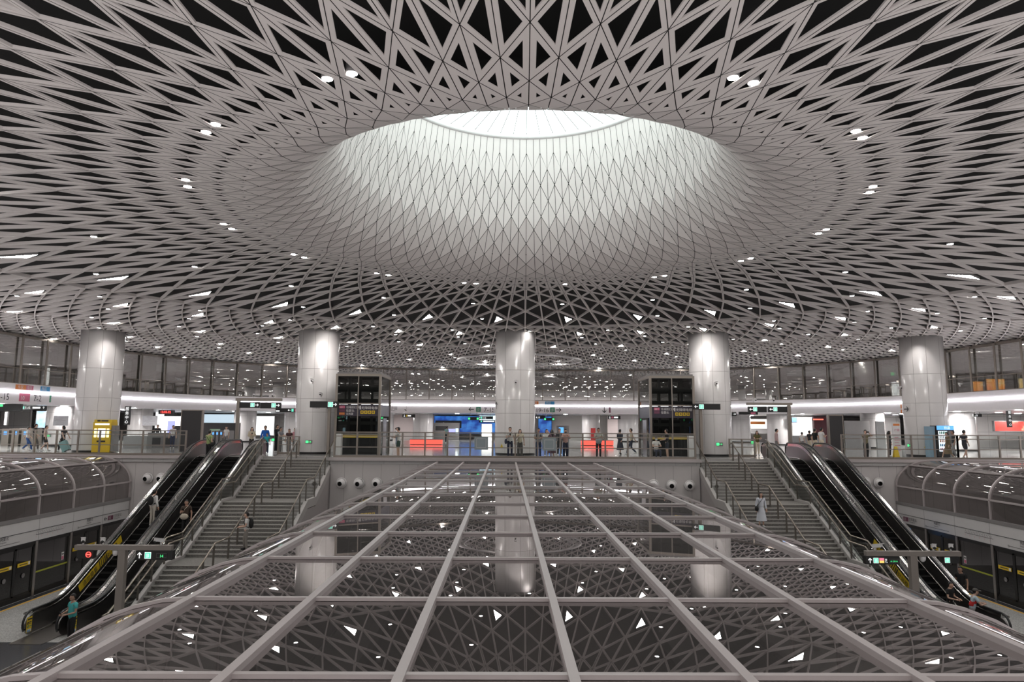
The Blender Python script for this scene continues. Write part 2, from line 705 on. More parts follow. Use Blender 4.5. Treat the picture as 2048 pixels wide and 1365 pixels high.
# skylight: steel lip, reveal and glazed disc
sk = thing('skylight', 'round bright daylight skylight at the top of the dome', 'skylight', (HC.x, HC.y, HC.z + S * 9.78))
z0 = HC.z + S * 9.78
m = MB(); m.use(M_WHITE)
m.lathe([(TOP_R * S, z0), (4.34 * S, z0 + .015), (4.31 * S, z0 + .03), (4.30 * S, z0 + .10), (4.30 * S, z0 + .22)], (HC.x, HC.y, 0), 96)
m.build('ring_frame', None, sk)
m = MB()
m.lathe([(0.01, z0 + .22), (4.30 * S, z0 + .22)], (HC.x, HC.y, 0), 96)
m.build('glazing', M_SKY, sk)
m = MB()
for k in range(60):
    a = R(1.5 + 6 * k)
    m.bar((HC.x + .3 * math.sin(a), HC.y + .3 * math.cos(a), z0 + .20), (HC.x + 4.29 * S * math.sin(a), HC.y + 4.29 * S * math.cos(a), z0 + .20), .02, .02)
m.build('glazing_bars', M_GREY, sk)

# a second, smaller ring opening in the lattice beyond the middle column
rg = thing('ceiling_ring', 'pale ring of ribs around a round opening in the far ceiling', 'ceiling feature', (0.6, 61.5, CEIL_Z))
cx, cy = 0.6, 61.5
m = MB()
for rr, zz in ((5.6, -.30), (4.9, -.12), (4.2, .35), (3.6, .95)):
    pts = [(cx + rr * math.cos(2 * PI * k / 48), cy + rr * math.sin(2 * PI * k / 48), CEIL_Z + zz) for k in range(49)]
    m.tube(pts, 0.07, 6, False)
m.build('hoops', M_WHITE, rg)
m = MB()
for k in range(36):
    for sg in (-1, 1):
        pts = []
        for i, (rr, zz) in enumerate(((5.6, -.30), (4.9, -.12), (4.2, .35), (3.6, .95))):
            a = 2 * PI * (k + sg * i * .5) / 36
            pts.append((cx + rr * math.cos(a), cy + rr * math.sin(a), CEIL_Z + zz))
        m.tube(pts, .035, 5, False)
m.build('ribs', M_WHITE, rg)

# ------------------------------------------------------------------ ceiling lamps
ORD = ['first', 'second', 'third', 'fourth', 'fifth', 'sixth', 'seventh', 'eighth', 'ninth', 'tenth', 'eleventh', 'twelfth', 'thirteenth', 'fourteenth',
       'fifteenth', 'sixteenth', 'seventeenth', 'eighteenth', 'nineteenth', 'twentieth', 'twenty-first', 'twenty-second', 'twenty-third', 'twenty-fourth', 'twenty-fifth', 'twenty-sixth', 'twenty-seventh', 'twenty-eighth', 'twenty-ninth', 'thirtieth', 'thirty-first', 'thirty-second', 'thirty-third', 'thirty-fourth', 'thirty-fifth', 'thirty-sixth']


def screen(p):
    v = Vector(p) - CAM
    d = v.dot(_f)
    if d < 0.3:
        return None
    x, y = 1024 + F_PX * v.dot(_r) / d, 682.5 - F_PX * v.dot(_u) / d
    return (x, y) if -20 < x < 2068 and -20 < y < 1385 else None


def ring_word(i, n):
    return ['innermost', 'second', 'third', 'fourth', 'fifth', 'sixth', 'outermost'][i] if i < n - 1 else 'outermost'


used = set()
TRI_RINGS = [(17.3, -3.0, 12, 180), (23.2, 0.6, 9, 100), (29.5, -3.9, 9, 80), (35.9, 1.0, 9, 66), (42.1, -3.2, 9, 52), (48.2, 1.0, 9, 40)]
for ri, (rr, a0, st, lim) in enumerate(TRI_RINGS):
    spots = []
    for k in range(-20, 21):
        a = a0 + st * k
        if abs(a) > lim or a <= -180 + 1e-6:
            continue
        p = polar(rr, 5.5, a)
        if p.y < -9 or not inside_hall(p.x, p.y, 2.5):
            continue
        best = min(range(len(TRIS)), key=lambda i: (TRIS[i][0] - p).length_squared)
        if best in used:
            continue
        used.add(best)
        spots.append((a, best))
    vis = [(screen(TRIS[b][0])[0], b) for a, b in spots if screen(TRIS[b][0])]
    order = {b: i for i, (x, b) in enumerate(sorted(vis))}
    for a, b in spots:
        c, A, B, C, r = TRIS[b]
        per = [(B - C).length, (C - A).length, (A - B).length]
        cen = (A * per[0] + B * per[1] + C * per[2]) / sum(per)
        k = 0.36 if ri < 1 else 0.48
        P = [cen + (p - cen) * k for p in (A, B, C)]
        if (P[1] - P[0]).cross(P[2] - P[0]).z < 0:
            P = P[::-1]
        if b in order:
            lab = '%s triangular white ceiling light from the left in the %s lamp ring around the dome' % (ORD[order[b]], ring_word(ri, 6))
        else:
            lab = 'triangular white ceiling light above the near end of the hall'
        t = MB()
        zz = CEIL_Z
        n = len(t.v)
        t.v += [(p.x, p.y, zz + .03) for p in P] + [(p.x, p.y, zz + .14) for p in P]
        for i in range(3):
            j = (i + 1) % 3
            t.face((i, j, 3 + j, 3 + i))
        t.face((3, 4, 5))
        o = tag(t.build('triangular_ceiling_light', M_GREY), lab, 'ceiling light', 'triangular lights in the lattice ceiling')
        d = MB()
        d.poly([(p.x, p.y, zz + .035) for p in P[::-1]])
        d.build('diffuser', M_LAMP, o)

DOWN_RINGS = [(8.45, -12.3, 24.4, 180, 1), (13.0, -9.0, 18, 180, 0), (17.2, -5.7, 15, 120, 0), (21.6, -9.5, 12, 90, 0), (24.9, 1.0, 9, 75, 0), (28.9, 2.0, 9, 66, 0), (33.0, -3.0, 9, 60, 0), (38.5, 2.0, 9, 52, 0)]
dh = MB(); dh.lathe([(.100, 0), (.11, .015), (.11, .22), (.02, .24)], (0, 0, 0), 16)
dl0 = None
for ri, (rr, a0, st, lim, pair) in enumerate(DOWN_RINGS):
    spots = []
    for k in range(-15, 16):
        a = a0 + st * k
        if abs(a) > lim - 1e-3:
            continue
        for da in ((-1.25, 1.25) if pair else (0,)):
            p = polar(rr, 5.5, a + da)
            bt = min(range(len(TRIS)), key=lambda i: (TRIS[i][0] - p).length_squared)
            if bt in used:
                continue
            used.add(bt)
            c, A, B, C, r = TRIS[bt]
            per = [(B - C).length, (C - A).length, (A - B).length]
            p = (A * per[0] + B * per[1] + C * per[2]) / sum(per)
            p.z += .01
            if p.y < -6 or not inside_hall(p.x, p.y, 2.5):
                continue
            spots.append(p)
    vis = sorted((screen(p)[0], i) for i, p in enumerate(spots) if screen(p))
    order = {i: n for n, (x, i) in enumerate(vis)}
    for i, p in enumerate(spots):
        lab = ('%s round downlight from the left in the %s downlight ring around the dome' % (ORD[order[i]], ['innermost', 'second', 'third', 'fourth', 'fifth', 'sixth', 'seventh', 'outermost'][ri])
               if i in order else 'round ceiling downlight above the near end of the hall')
        if dl0 is None:
            o = dh.build('round_downlight', M_GREY)
            q = MB(); q.lathe([(.001, -.005), (.095, -.005)], (0, 0, 0), 16)
            dl0 = (o, q.build('lens', M_DOWN, o))
        else:
            o = dl0[0].copy(); COL.objects.link(o)
            c = dl0[1].copy(); COL.objects.link(c); c.parent = o
        o.location = p
        tag(o, lab, 'ceiling light', 'round downlights in the lattice ceiling')


# ================================================================== STRUCTURE
ZP = -6.1                       # platform level
XS = 22.6                       # platform screen doors at x = -XS and +XS
M_FLOOR = panel_mat('concourse_stone', (0.50, 0.49, 0.485), 0.10, 1.2, 1.2, 0, 0.012, (0.25, 0.25, 0.25))
M_PLAT = panel_mat('platform_terrazzo', (0.46, 0.46, 0.45), 0.35, 1.0, 1.0, 0, 0.01, (0.25, 0.25, 0.25), 0, 0.30, 26)
M_WALLP = panel_mat('wall_panel', (0.56, 0.53, 0.525), 0.5, 1.05, 0, 0, 0.014, (0.18, 0.17, 0.17))
M_WALLS = panel_mat('shop_wall_panel', (0.78, 0.75, 0.735), 0.5, 1.6, 1.6, 1.5, 0.02, (0.25, 0.24, 0.24))

m = MB()
m.b2(-10.65, 10.65, 39.84, 44, -.35, 0)
m.b2(-15.4, -10.65, 41.1, 44, -.35, 0); m.b2(10.65, 15.4, 41.1, 44, -.35, 0)
m.b2(-15.4, 15.4, 44, 100, -.35, 0)
m.b2(-62, -15.4, 41.0, 100, -.35, 0); m.b2(15.4, 62, 41.0, 100, -.35, 0)
struct(m.build('floor', M_FLOOR))
m = MB()
m.b2(-23.3, -7.35, 8, 41.2, ZP - .3, ZP); m.b2(7.35, 23.3, 8, 41.2, ZP - .3, ZP)
struct(m.build('floor_platform', M_PLAT))
m = MB()
m.b2(-32, 32, 2, 41.2, ZP - 1.6, ZP - 1.3)
struct(m.build('floor_trackbed', mat('track_dark', (0.13, 0.115, 0.11), .9)))
m = MB(); m.b2(-10.6, 10.6, 39.86, 40.2, -7.5, -.355); struct(m.build('wall_centre', M_WALLP))
for sg, nm in ((-1, 'wall_left'), (1, 'wall_right')):
    m = MB(); m.b2(sg * 19.0, sg * 34, 41.12, 41.4, -7.5, -.30); m.b2(sg * 10.7, sg * 19.0, 43.0, 43.2, -7.5, -.36); struct(m.build(nm, M_WALLP))
m = MB(); m.b2(-10.7, 10.7, 39.68, 39.86, -.15, .03); m.b2(-34, -19.0, 40.9, 41.1, -.15, .03); m.b2(19.0, 34, 40.9, 41.1, -.15, .03)
struct(m.build('trim_1', M_MULL))

# platform floor inlays: dark stone band by the screen doors' yellow line
m = MB()
for sg in (-1, 1):
    m.b2(sg * 22.0, sg * 22.12, 8, 41, ZP, ZP + .006)
struct(m.build('trim_2', M_YLINE))
m = MB()
for sg in (-1, 1):
    m.b2(sg * 22.15, sg * 22.5, 8, 41, ZP, ZP + .004)
    m.b2(sg * 14.6, sg * 19.6, 20.6, 26.4, ZP, ZP + .004)
struct(m.build('trim_3', mat('dark_stone_inlay', (0.06, 0.062, 0.07), .25)))

# wall behind everything, with a lower ceiling under the glazed upper floor
m = MB()
m.b2(-62, 62, 96, 96.3, 0, 9); m.b2(-62.3, -62, 30, 96, 0, 9); m.b2(62, 62.3, 30, 96, 0, 9)
struct(m.build('wall_back', M_WALLS))

FB, FT, GT = 3.18, 4.55, CEIL_Z - .12        # fascia bottom / top, glass top
FSTRIP = 4.0


def band(off0, off1, z0, z1):
    """solid band following the glazed outline, between offsets (outwards +)"""
    mb = MB()
    n = len(OUTLINE)
    ring = []
    for i, (x, y) in enumerate(OUTLINE):
        a = OUTLINE[max(i - 1, 0)]; b = OUTLINE[min(i + 1, n - 1)]
        t = Vector((b[0] - a[0], b[1] - a[1])).normalized()
        nx, ny = -t.y, t.x          # outline runs left front -> back -> right front: outward is to the left
        ring.append([(x + nx * o, y + ny * o) for o in (off0, off1)])
    for (a, b), (c, d) in zip(ring, ring[1:]):
        base = len(mb.v)
        for p in (a, b, d, c):
            mb.v.append((p[0], p[1], z0))
        for p in (a, b, d, c):
            mb.v.append((p[0], p[1], z1))
        for q in ((0, 3, 2, 1), (4, 5, 6, 7), (0, 1, 5, 4), (1, 2, 6, 5), (2, 3, 7, 6), (3, 0, 4, 7)):
            mb.face([base + i for i in q])
    return mb


struct(band(0.0, 0.5, FB, FT).build('trim_4', mat('fascia_white', (0.82, 0.79, 0.81), .45)))
fs = band(-.05, 0.01, FSTRIP - .04, FSTRIP + .04)
tag(fs.build('led_light_strip', M_STRIP), 'long glowing light line along the curved white fascia', 'light strip')
# lower ceiling behind the fascia
m = MB()
mid = [(x, y) for x, y in OUTLINE]
for (x0, y0), (x1, y1) in zip(mid, mid[1:]):
    def outp(x, y):
        k = 64 / max(abs(x), 1e-3) if abs(x) / 64 > abs(y - 40) / 60 else 60 / max(1e-3, abs(y - 40))
        return (x * k, 40 + (y - 40) * k)
    a, b = outp(x0, y0), outp(x1, y1)
    m.poly([(x0, y0, FB + .04), (x1, y1, FB + .04), (b[0], b[1], FB + .04), (a[0], a[1], FB + .04)])
    m.poly([(x0, y0, FT - .1), (x1, y1, FT - .1), (b[0], b[1], FT - .1), (a[0], a[1], FT - .1)])
struct(m.build('ceiling_lower', mat('lower_ceiling_grey', (0.36, 0.36, 0.38), .35)))

# glazed upper wall: one window with glass and frame
gl = band(.20, .22, FT, GT)
win = struct(gl.build('window_1', M_HALLGL))
m = MB()
acc = 0.0; last = None; posts = []
for (x0, y0), (x1, y1) in zip(OUTLINE, OUTLINE[1:]):
    L = math.hypot(x1 - x0, y1 - y0)
    t = -acc
    while True:
        t += 0
        nxt = t + (2.45 if t >= 0 else 0)
        if t < 0:
            t += 2.45
        if t > L:
            break
        posts.append((x0 + (x1 - x0) * t / L, y0 + (y1 - y0) * t / L))
        t += 2.45
    acc = (acc + L) % 2.45
for x, y in posts:
    m.b2(x - .035, x + .035, y - .04, y + .12, FT, GT)
fr = band(.10, .22, GT - .12, GT + .05); m.add(fr.v, fr.f)
fr = band(.15, .22, FT, FT + .06); m.add(fr.v, fr.f)
fr = band(.17, .22, 5.62, 5.67); m.add(fr.v, fr.f)
m.build('window_frame', M_BRONZE, win)

# ------------------------------------------------------------------ columns
M_COL = mat('column_enamel', (0.62, 0.60, 0.595), 0.22, var=0.015)


def column(label, x, y, r, ztop, name='round_column', seams=(2.68, 3.54, 5.47), base=True, group=None, vs=(250, 285, 315), detail=True):
    t = thing(name, label, 'column', (x, y, 0), group)
    m = MB(); m.lathe([(r - .001, .14), (r, .15), (r, ztop - .02), (r - .2, ztop)], (x, y, 0), 64)
    m.build('shaft', M_COL, t)
    m = MB(); m.lathe([(r - .03, 0), (r - .03, .15)], (x, y, 0), 48)
    m.build('plinth', M_BLACK, t)
    if detail:
        m = MB()
        for z in seams:
            m.lathe([(r + .004, z - .009), (r + .004, z + .009)], (x, y, 0), 64)
        for a in vs:
            ca, sa = math.cos(R(a)), math.sin(R(a))
            m.bar((x + (r + .001) * ca, y + (r + .001) * sa, .15), (x + (r + .001) * ca, y + (r + .001) * sa, ztop - .1), .013, .012)
        m.build('panel_joints', mat('joint_grey', (.30, .285, .28), .5), t)
    return t


YC = 45.3
COLS = [(-27.8, 46.0, 'outer column at the far left behind the railing, yellow kiosk at its foot', (262, 300, 335)),
        (-13.05, YC, 'column between left staircase and left glass lift', (235, 275, 312)),
        (0.03, YC, 'middle column standing behind the centre of the railing', (240, 285, 315)),
        (12.97, YC, 'column between right glass lift and right staircase', (235, 262, 300)),
        (27.7, 46.0, 'outer column at the far right, drinks machine beside it', (215, 250, 290))]
for x, y, lab, vs in COLS:
    column('big round white panelled ' + lab, x, y, 1.31, CEIL_Z + .15, group='front row of round white columns', vs=vs)
    # its spotlight in the ceiling, with the lamp's own light
    ld = bpy.data.lights.new('column_spot', 'SPOT')
    ld.energy = 75 if abs(x) > 1 else 45
    ld.color = (1, .95, .92); ld.spot_size = R(96); ld.spot_blend = .9; ld.shadow_soft_size = .08
    lo = bpy.data.objects.new('column_spot', ld)
    COL.objects.link(lo)
    v = Vector((CAM.x - x, CAM.y - y, 0)).normalized()
    side = Vector((-v.y, v.x, 0)) * (0.25 if x < 10 else -.25)
    lo.location = Vector((x, y, CEIL_Z - .05)) + v * 2.25 + side
    lo.rotation_euler = (-v * .25 + Vector((0, 0, -1))).to_track_quat('-Z', 'Y').to_euler()

BACKC = [(fx(120, 56), 56, 1.0, 'pale round pillar on the left, beside the blue sky advert'),
         (fx(280, 66), 66, 1.05, 'pale round pillar right of the outer left column, map poster on it'),
         (fx(490, 72), 72, 1.1, 'pale round pillar behind the left sign portal'),
         (fx(846, 84), 84, 1.2, 'pink-lit pale round pillar left of the blue display wall'),
         (fx(1182, 84), 84, 1.1, 'pale round pillar with red fire cabinet right of middle column'),
         (fx(1256, 82), 82, 1.2, 'pale round pillar just left of the right glass lift'),
         (fx(770, 82), 82, 1.0, 'pale round pillar just right of the left glass lift'),
         (fx(1556, 72), 72, 1.1, 'pale round pillar behind the right sign portal'),
         (fx(1745, 63), 63, 1.0, 'pale round pillar behind the photographer left of the outer right column'),
         (fx(1920, 57), 57, 1.15, 'pale round pillar right of the drinks machine'),
         (fx(385, 72), 72, .8, 'slim pale round pillar behind the dark board on the left'),
         (fx(590, 80), 80, 1.2, 'pale round pillar behind the people left of the left inner column'),
         (fx(1480, 82), 82, 1.2, 'pale round pillar seen right of the right inner column')]
for x, y, r, lab in BACKC:
    column(lab, x, y, r, CEIL_Z, 'round_pillar', (2.7, 5.4), group='pillars behind the glazed wall', vs=(255, 300))
# slim grey steel posts behind the glass
for i, px in enumerate((885, 875, 1160, 1150, 1600, 1712)):
    pass

# ================================================================== GLASS CANOPIES
BAY = 2.61
CZ = -.185                      # flat top of the middle canopy
RIBY = [6.22 + BAY * k for k in range(-2, 13)]
can = thing('glass_canopy', 'wide grey glass canopy with metal mullion grid over the middle tracks', 'canopy', (0, 23, CZ))
sec = [(0, CZ)]
cs = []                         # cross-section from the flat top round the right shoulder
for i in range(0, 13):
    a = PI / 2 * i / 12
    cs.append((4.47 + 2.75 * math.sin(a), -3.25 + (3.25 + CZ) * math.cos(a)))
cs.append((7.22, -4.6))
full_sec = [(-x, z) for x, z in cs[::-1]] + cs
y0c, y1c = RIBY[0], 39.6
m = MB()
m.smooth = True
n = len(full_sec)
for y in (y0c, y1c):
    for x, z in full_sec:
        m.v.append((x, y, z - .05))
for i in range(n - 1):
    m.face((i, i + 1, n + i + 1, n + i))
m.build('glass_panes', M_CANOPY, can)
for k in range(-3, 4):
    m = MB()
    m.b2(k * 1.49 - .047, k * 1.49 + .047, y0c, y1c, CZ - .07, CZ + .012)
    m.b2(k * 1.49 - .02, k * 1.49 + .02, y0c, y1c, CZ - .14, CZ - .07)
    m.build('long_mullion', M_MULL, can)
for y in RIBY:
    m = MB()
    low = [(x, z) for x, z in full_sec]
    for (x0, z0_), (x1, z1_) in zip(low, low[1:]):
        m.bar((x0, y, z0_ - .025), (x1, y, z1_ - .025), .07, .04)
    m.build('cross_rib', M_MULL, can)
m = MB()
for sg in (-1, 1):
    m.b2(sg * 7.25, sg * 7.45, y0c, y1c, ZP, -4.5)
m.build('side_sill', M_GREY, can)

# dim things under the canopy
m = MB()
for sg in (-1, 1):
    m.b2(sg * 5.6, sg * 7.2, 4, 41, -6.6, -6.2)
struct(m.build('floor_walkway', mat('service_floor', (.16, .15, .15), .7)))
m = MB()
m.b2(-1.6, -.9, 7, 40, -7.5, -7.35); m.b2(.9, 1.6, 7, 40, -7.5, -7.35)
for k in range(46):
    m.b2(-2.0, 2.0, 6 + .75 * k, 6.28 + .75 * k, -7.52, -7.44)
tag(m.build('railway_track', mat('rail_rust', (.10, .08, .07), .6)), 'dim railway track seen under the middle glass canopy', 'track')
for i, (x, y, hh, lab) in enumerate(((-3.4, 11.0, 3.6, 'pale upright service panel under the canopy, near the camera on the left'), (4.3, 10.2, 3.2, 'pale upright service panel under the canopy, near the camera on the right'))):
    m = MB(); m.box((x, y, -6.2 + hh / 2), (1.1, .12, hh))
    tag(m.build('service_panel', M_WHITE), lab, 'panel')

for (xa, ya, za), (xb, yb, zb), lab in (((-3.6, 9.3, -7.5), (-1.9, 11.3, -2.4), 'brownish diagonal brace dimly seen through the near canopy glass, first from the left'),
                                        ((-2.3, 9.6, -7.5), (-1.2, 11.4, -3.2), 'brownish diagonal brace dimly seen through the near canopy glass, second from the left'),
                                        ((3.3, 9.4, -7.5), (2.2, 11.6, -2.6), 'brownish diagonal brace dimly seen through the near canopy glass, on the right')):
    m = MB(); m.bar((xa, ya, za), (xb, yb, zb), .28, .2)
    tag(m.build('diagonal_brace', mat('brace_brown', (.42, .33, .28), .6)), lab, 'brace')
m = MB(); m.b2(-4.2, 4.4, 11.9, 12.1, -3.1, -2.95)
tag(m.build('cross_beam', MT['brace_brown']), 'long brownish cross beam dimly seen through the near canopy glass', 'beam')

for sg, side in ((-1, 'left'), (1, 'right')):
    t = thing('barrel_canopy', 'curved grey glass barrel roof over the %s track, above the screen doors' % side, 'canopy', (sg * XS, 30, -2.5))
    prof = [(0, -2.56), (0, -1.5)]
    for i in range(1, 11):
        a = PI / 2 * i / 10
        prof.append((2.2 * (1 - math.cos(a)), -1.5 + 1.5 * math.sin(a)))
    prof += [(7.5, .0)]
    ya, yb = 17.9, 41.0
    m = MB(); m.smooth = True
    n = len(prof)
    for y in (ya, yb):
        for o, z in prof:
            m.v.append((sg * (XS + o), y, z))
    for i in range(n - 1):
        m.face((i, i + 1, n + i + 1, n + i))
    m.build('glass_panes', M_CANOPY, t)
    for k in range(10):
        y = 40.93 - BAY * k if k else 40.93
        if y < ya:
            break
        m = MB()
        for (o0, z0_), (o1, z1_) in zip(prof, prof[1:]):
            m.bar((sg * (XS - .02 + o0), y, z0_ + .01), (sg * (XS - .02 + o1), y, z1_ + .01), .10, .09)
        m.build('rib', M_MULL, t)
    for o, z, th in ((-.03, -1.5, .08), (2.2 * (1 - math.cos(R(50))) - .02, -1.5 + 1.55 * math.sin(R(50)) + .02, .07), (-.05, -2.48, .16)):
        m = MB(); m.b2(sg * (XS + o - .04), sg * (XS + o + .05), ya, yb, z - th / 2, z + th / 2)
        m.build('long_mullion', M_MULL if th < .1 else M_GREY, t)

    # white header with line names over the platform screen doors
    h = thing('screen_door_header', 'long white header with line maps over the %s platform screen doors' % side, 'header', (sg * XS, 30, -3.75))
    m = MB()
    m.b2(sg * (XS - .06), sg * (XS + .25), 17.9, 40.95, -3.58, -2.58)
    m.build('fascia', panel_mat('header_enamel', (.60, .59, .59), .35, 0, 2.57, 0, .02, (.12, .12, .12)), h)
    m = MB()
    m.b2(sg * (XS - .075), sg * (XS - .055), 17.9, 40.95, -3.09, -3.07)
    m.b2(sg * (XS - .08), sg * (XS - .05), 17.9, 40.95, -3.60, -3.57)
    m.build('joint_line', M_INK, h)
    m = MB()
    rt = (0, 1, 0) if sg < 0 else (0, -1, 0)
    for c, kind in ((22.3, 'n'), (25.6, 'm'), (28.3, 'line'), (31.0, 's'), (34.0, 'map'), (37.2, 's'), (39.6, 'n')):
        fr_ = Frame((sg * (XS - .066), c, -3.50), rt)
        if kind == 'n':
            it = [('arrow', 'l', -1.0, .18, .28, M_INK), ('rect', -.75, .06, .5, .24, M_LINE11), ('text', '11', -.70, .09, .24, M_WHITE), ('text', '往岗厦北', -.2, .16, .19, M_INK), ('text', 'To Gangxiabei', -.2, .05, .10, M_INK)]
        elif kind == 's':
            it = [('text', '岗厦北', -.3, .26, .18, M_INK), ('text', 'Gangxiabei', -.3, .15, .09, M_INK), ('line', -.95, .06, .95, .06, .018, M_INK), ('ring', -1.0, .06, .03, .05, M_INK)]
        elif kind in ('m', 'map', 'line'):
            it = [('line', -1.0, .20, 1.0, .20, .016, M_INK)]
            random.seed(int(c * 10))
            for q in range(17):
                x = -.98 + q * .122
                it.append(('line', x, .20, x, .25, .012, M_LINE11 if q > 9 else M_INK))
                it.append(('line', x, .26, x + .07, .26 + random.uniform(.06, .16), .012, M_INK))
                if q % 3 == 0:
                    it.append(('line', x, .07, x, .16, .012, M_LINE10))
        draw(m, fr_, it, .004)
    m.build('lettering', None, h)

    # platform screen doors: one thing per bay
    k = 0
    y = 40.9
    while y - 2.57 > 17.5:
        ya_, yb_ = y - 2.57, y
        door = k % 2 == 1
        wd = ORD[k]
        o = thing('platform_screen', '%s bay of dark glass %s from the end wall on the %s platform' % (wd, 'platform sliding doors' if door else 'fixed screen', side), 'platform screen', (sg * XS, (ya_ + yb_) / 2, ZP), 'dark glass screens along the %s track' % side)
        x = sg * XS
        m = MB(); m.b2(x - .09, x + .09, yb_ - .16, yb_, ZP, -3.60)
        m.build('post', M_STEEL, o)
        m = MB(); m.b2(x - .05, x + .05, ya_, yb_ - .16, ZP, ZP + .22); m.build('bottom_rail', M_BLACK, o)
        m = MB(); m.b2(x - .05, x + .05, ya_, yb_ - .16, -3.74, -3.60); m.build('top_rail', M_BLACK, o)
        half = (yb_ - .16 - ya_) / 2
        if door:
            for q in (0, 1):
                a, b = ya_ + q * half, ya_ + (q + 1) * half
                m = MB(); m.use(M_BLACK)
                m.b2(x - .03, x + .03, a, a + .07, ZP + .22, -3.74); m.b2(x - .03, x + .03, b - .07, b, ZP + .22, -3.74); m.b2(x - .03, x + .03, a, b, ZP + .22, ZP + .30); m.b2(x - .03, x + .03, a, b, -3.82, -3.74)
                d = m.build('door_leaf', None, o)
                m = MB(); m.b2(x - .008, x + .008, a + .07, b - .07, ZP + .22, -3.74); m.build('pane', M_PSDGL, d)
                m = MB(); m.use(M_YEL); xx = x - sg * .035
                fr_ = Frame((xx, (a + b) / 2, ZP + 1.5), rt)
                draw(m, fr_, [('rect', -.42, 0, .84, .17, M_YEL), ('line', -.3, .085, .2, .085, .035, M_INK), ('rect', .27, .02, .12, .13, M_WHITE)], .0)
                draw(m, fr_, [('ring', 0, -.42, .0, .11, M_GREY), ('line', 0, -.49, 0, -.35, .03, M_WHITE)], .0)
                m.build('sticker', None, d)
        else:
            m = MB(); m.b2(x - .008, x + .008, ya_, yb_ - .16, ZP + .22, -3.74); m.build('pane', M_PSDGL, o)
            m = MB(); m.b2(x - .03, x + .03, ya_, yb_ - .16, ZP + 1.02, ZP + 1.09); m.build('mid_bar', mat('acid_yellow_line', (.42, .46, .05), .5), o)
            m = MB(); fr_ = Frame((x - sg * .02, yb_ - .55, ZP + 1.25), rt)
            draw(m, fr_, [('rect', -.1, 0, .2, .38, M_WHITE), ('rect', -.08, .02, .16, .16, M_RED if False else M_LINE10), ('line', -.07, .28, .07, .28, .05, M_INK)], 0)
            m.build('sticker', None, o)
        y -= 2.57
        k += 1
    # dim wall on the far side of the track
    m = MB(); m.b2(sg * 30.6, sg * 30.8, 4, 41, -7.6, .0)
    struct(m.build('wall_track_' + side, mat('track_wall', (.10, .095, .09), .8)))

# ================================================================== AIR NOZZLES
nz = None
NZ = [(683, 966.5, 39.84, 'round white air nozzle on the end wall, first left of the middle canopy'), (718, 967, 39.84, 'round white air nozzle, second from the left staircase'), (754, 967, 39.84, 'round white air nozzle, third from the left staircase'),
      (790, 967, 39.84, 'round white air nozzle half hidden behind the middle canopy on the left'), (1307, 970, 39.84, 'round white air nozzle half hidden behind the middle canopy on the right'), (1343, 971, 39.84, 'round white air nozzle, second from the right staircase'), (1379, 971.5, 39.84, 'round white air nozzle right beside the right staircase wall'),
      (296, 957, 41.04, 'round white air nozzle beside the end of the left barrel roof'), (323, 957, 41.04, 'round white air nozzle partly behind the left escalator'),
      (1731, 965, 41.04, 'round white air nozzle partly behind the right escalator'), (1757, 966, 41.04, 'round white air nozzle beside the end of the right barrel roof')]
NZ[0] = (683, 966.5, 39.84, 'round white air nozzle right beside the left staircase wall')
for px, py, Y, lab in NZ:
    p = atY(px, py, Y)
    p.y -= .02
    if nz is None:
        t = thing('air_nozzle', lab, 'air nozzle', (0, 0, 0), 'round air nozzles on the end wall')
        m = MB(); m.lathe([(.30, 0), (.31, -.03), (.25, -.05), (.25, 0)], (0, 0, 0), 28, 'y'); a = m.build('flange', M_WHITE, t)
        m = MB()
        m.lathe([(.25, -.02), (.245, -.10), (.215, -.19), (.15, -.255), (.13, -.26)], (0, 0, 0), 28, 'y')
        b = m.build('ball', M_WHITE, t)
        m = MB(); m.lathe([(.13, -.26), (.115, -.2), (.10, -.05), (.001, -.05)], (0, 0, 0), 24, 'y'); c = m.build('bore', M_BLACK, t)
        b.rotation_euler = (R(8), 0, R(-10)); c.rotation_euler = (R(8), 0, R(-10))
        nz = (t, [a, b, c])
    else:
        t = nz[0].copy(); COL.objects.link(t)
        for q in nz[1]:
            c = q.copy(); COL.objects.link(c); c.parent = t
    t.location = p
    t['label'] = lab

# ================================================================== ESCALATORS
def esc_z(y, yb=29.1, yt=40.5):
    """step level along the run, with eased ends"""
    s = (0 - ZP) / (yt - yb)
    e = .9
    if y <= yb - e: return ZP
    if y >= yt + e: return 0.0
    if y < yb + e: return ZP + s * (y - yb + e) ** 2 / (4 * e)
    if y > yt - e: return 0.0 - s * (yt + e - y) ** 2 / (4 * e)
    return ZP + s * (y - yb)


M_ESCP = mat('escalator_steel', (0.30, 0.29, 0.285), 0.38, 1.0, var=.10, scale=1.2)
M_ESCD = mat('escalator_deck_steel', (0.62, 0.61, 0.60), 0.18, 1.0, var=.06, scale=2)


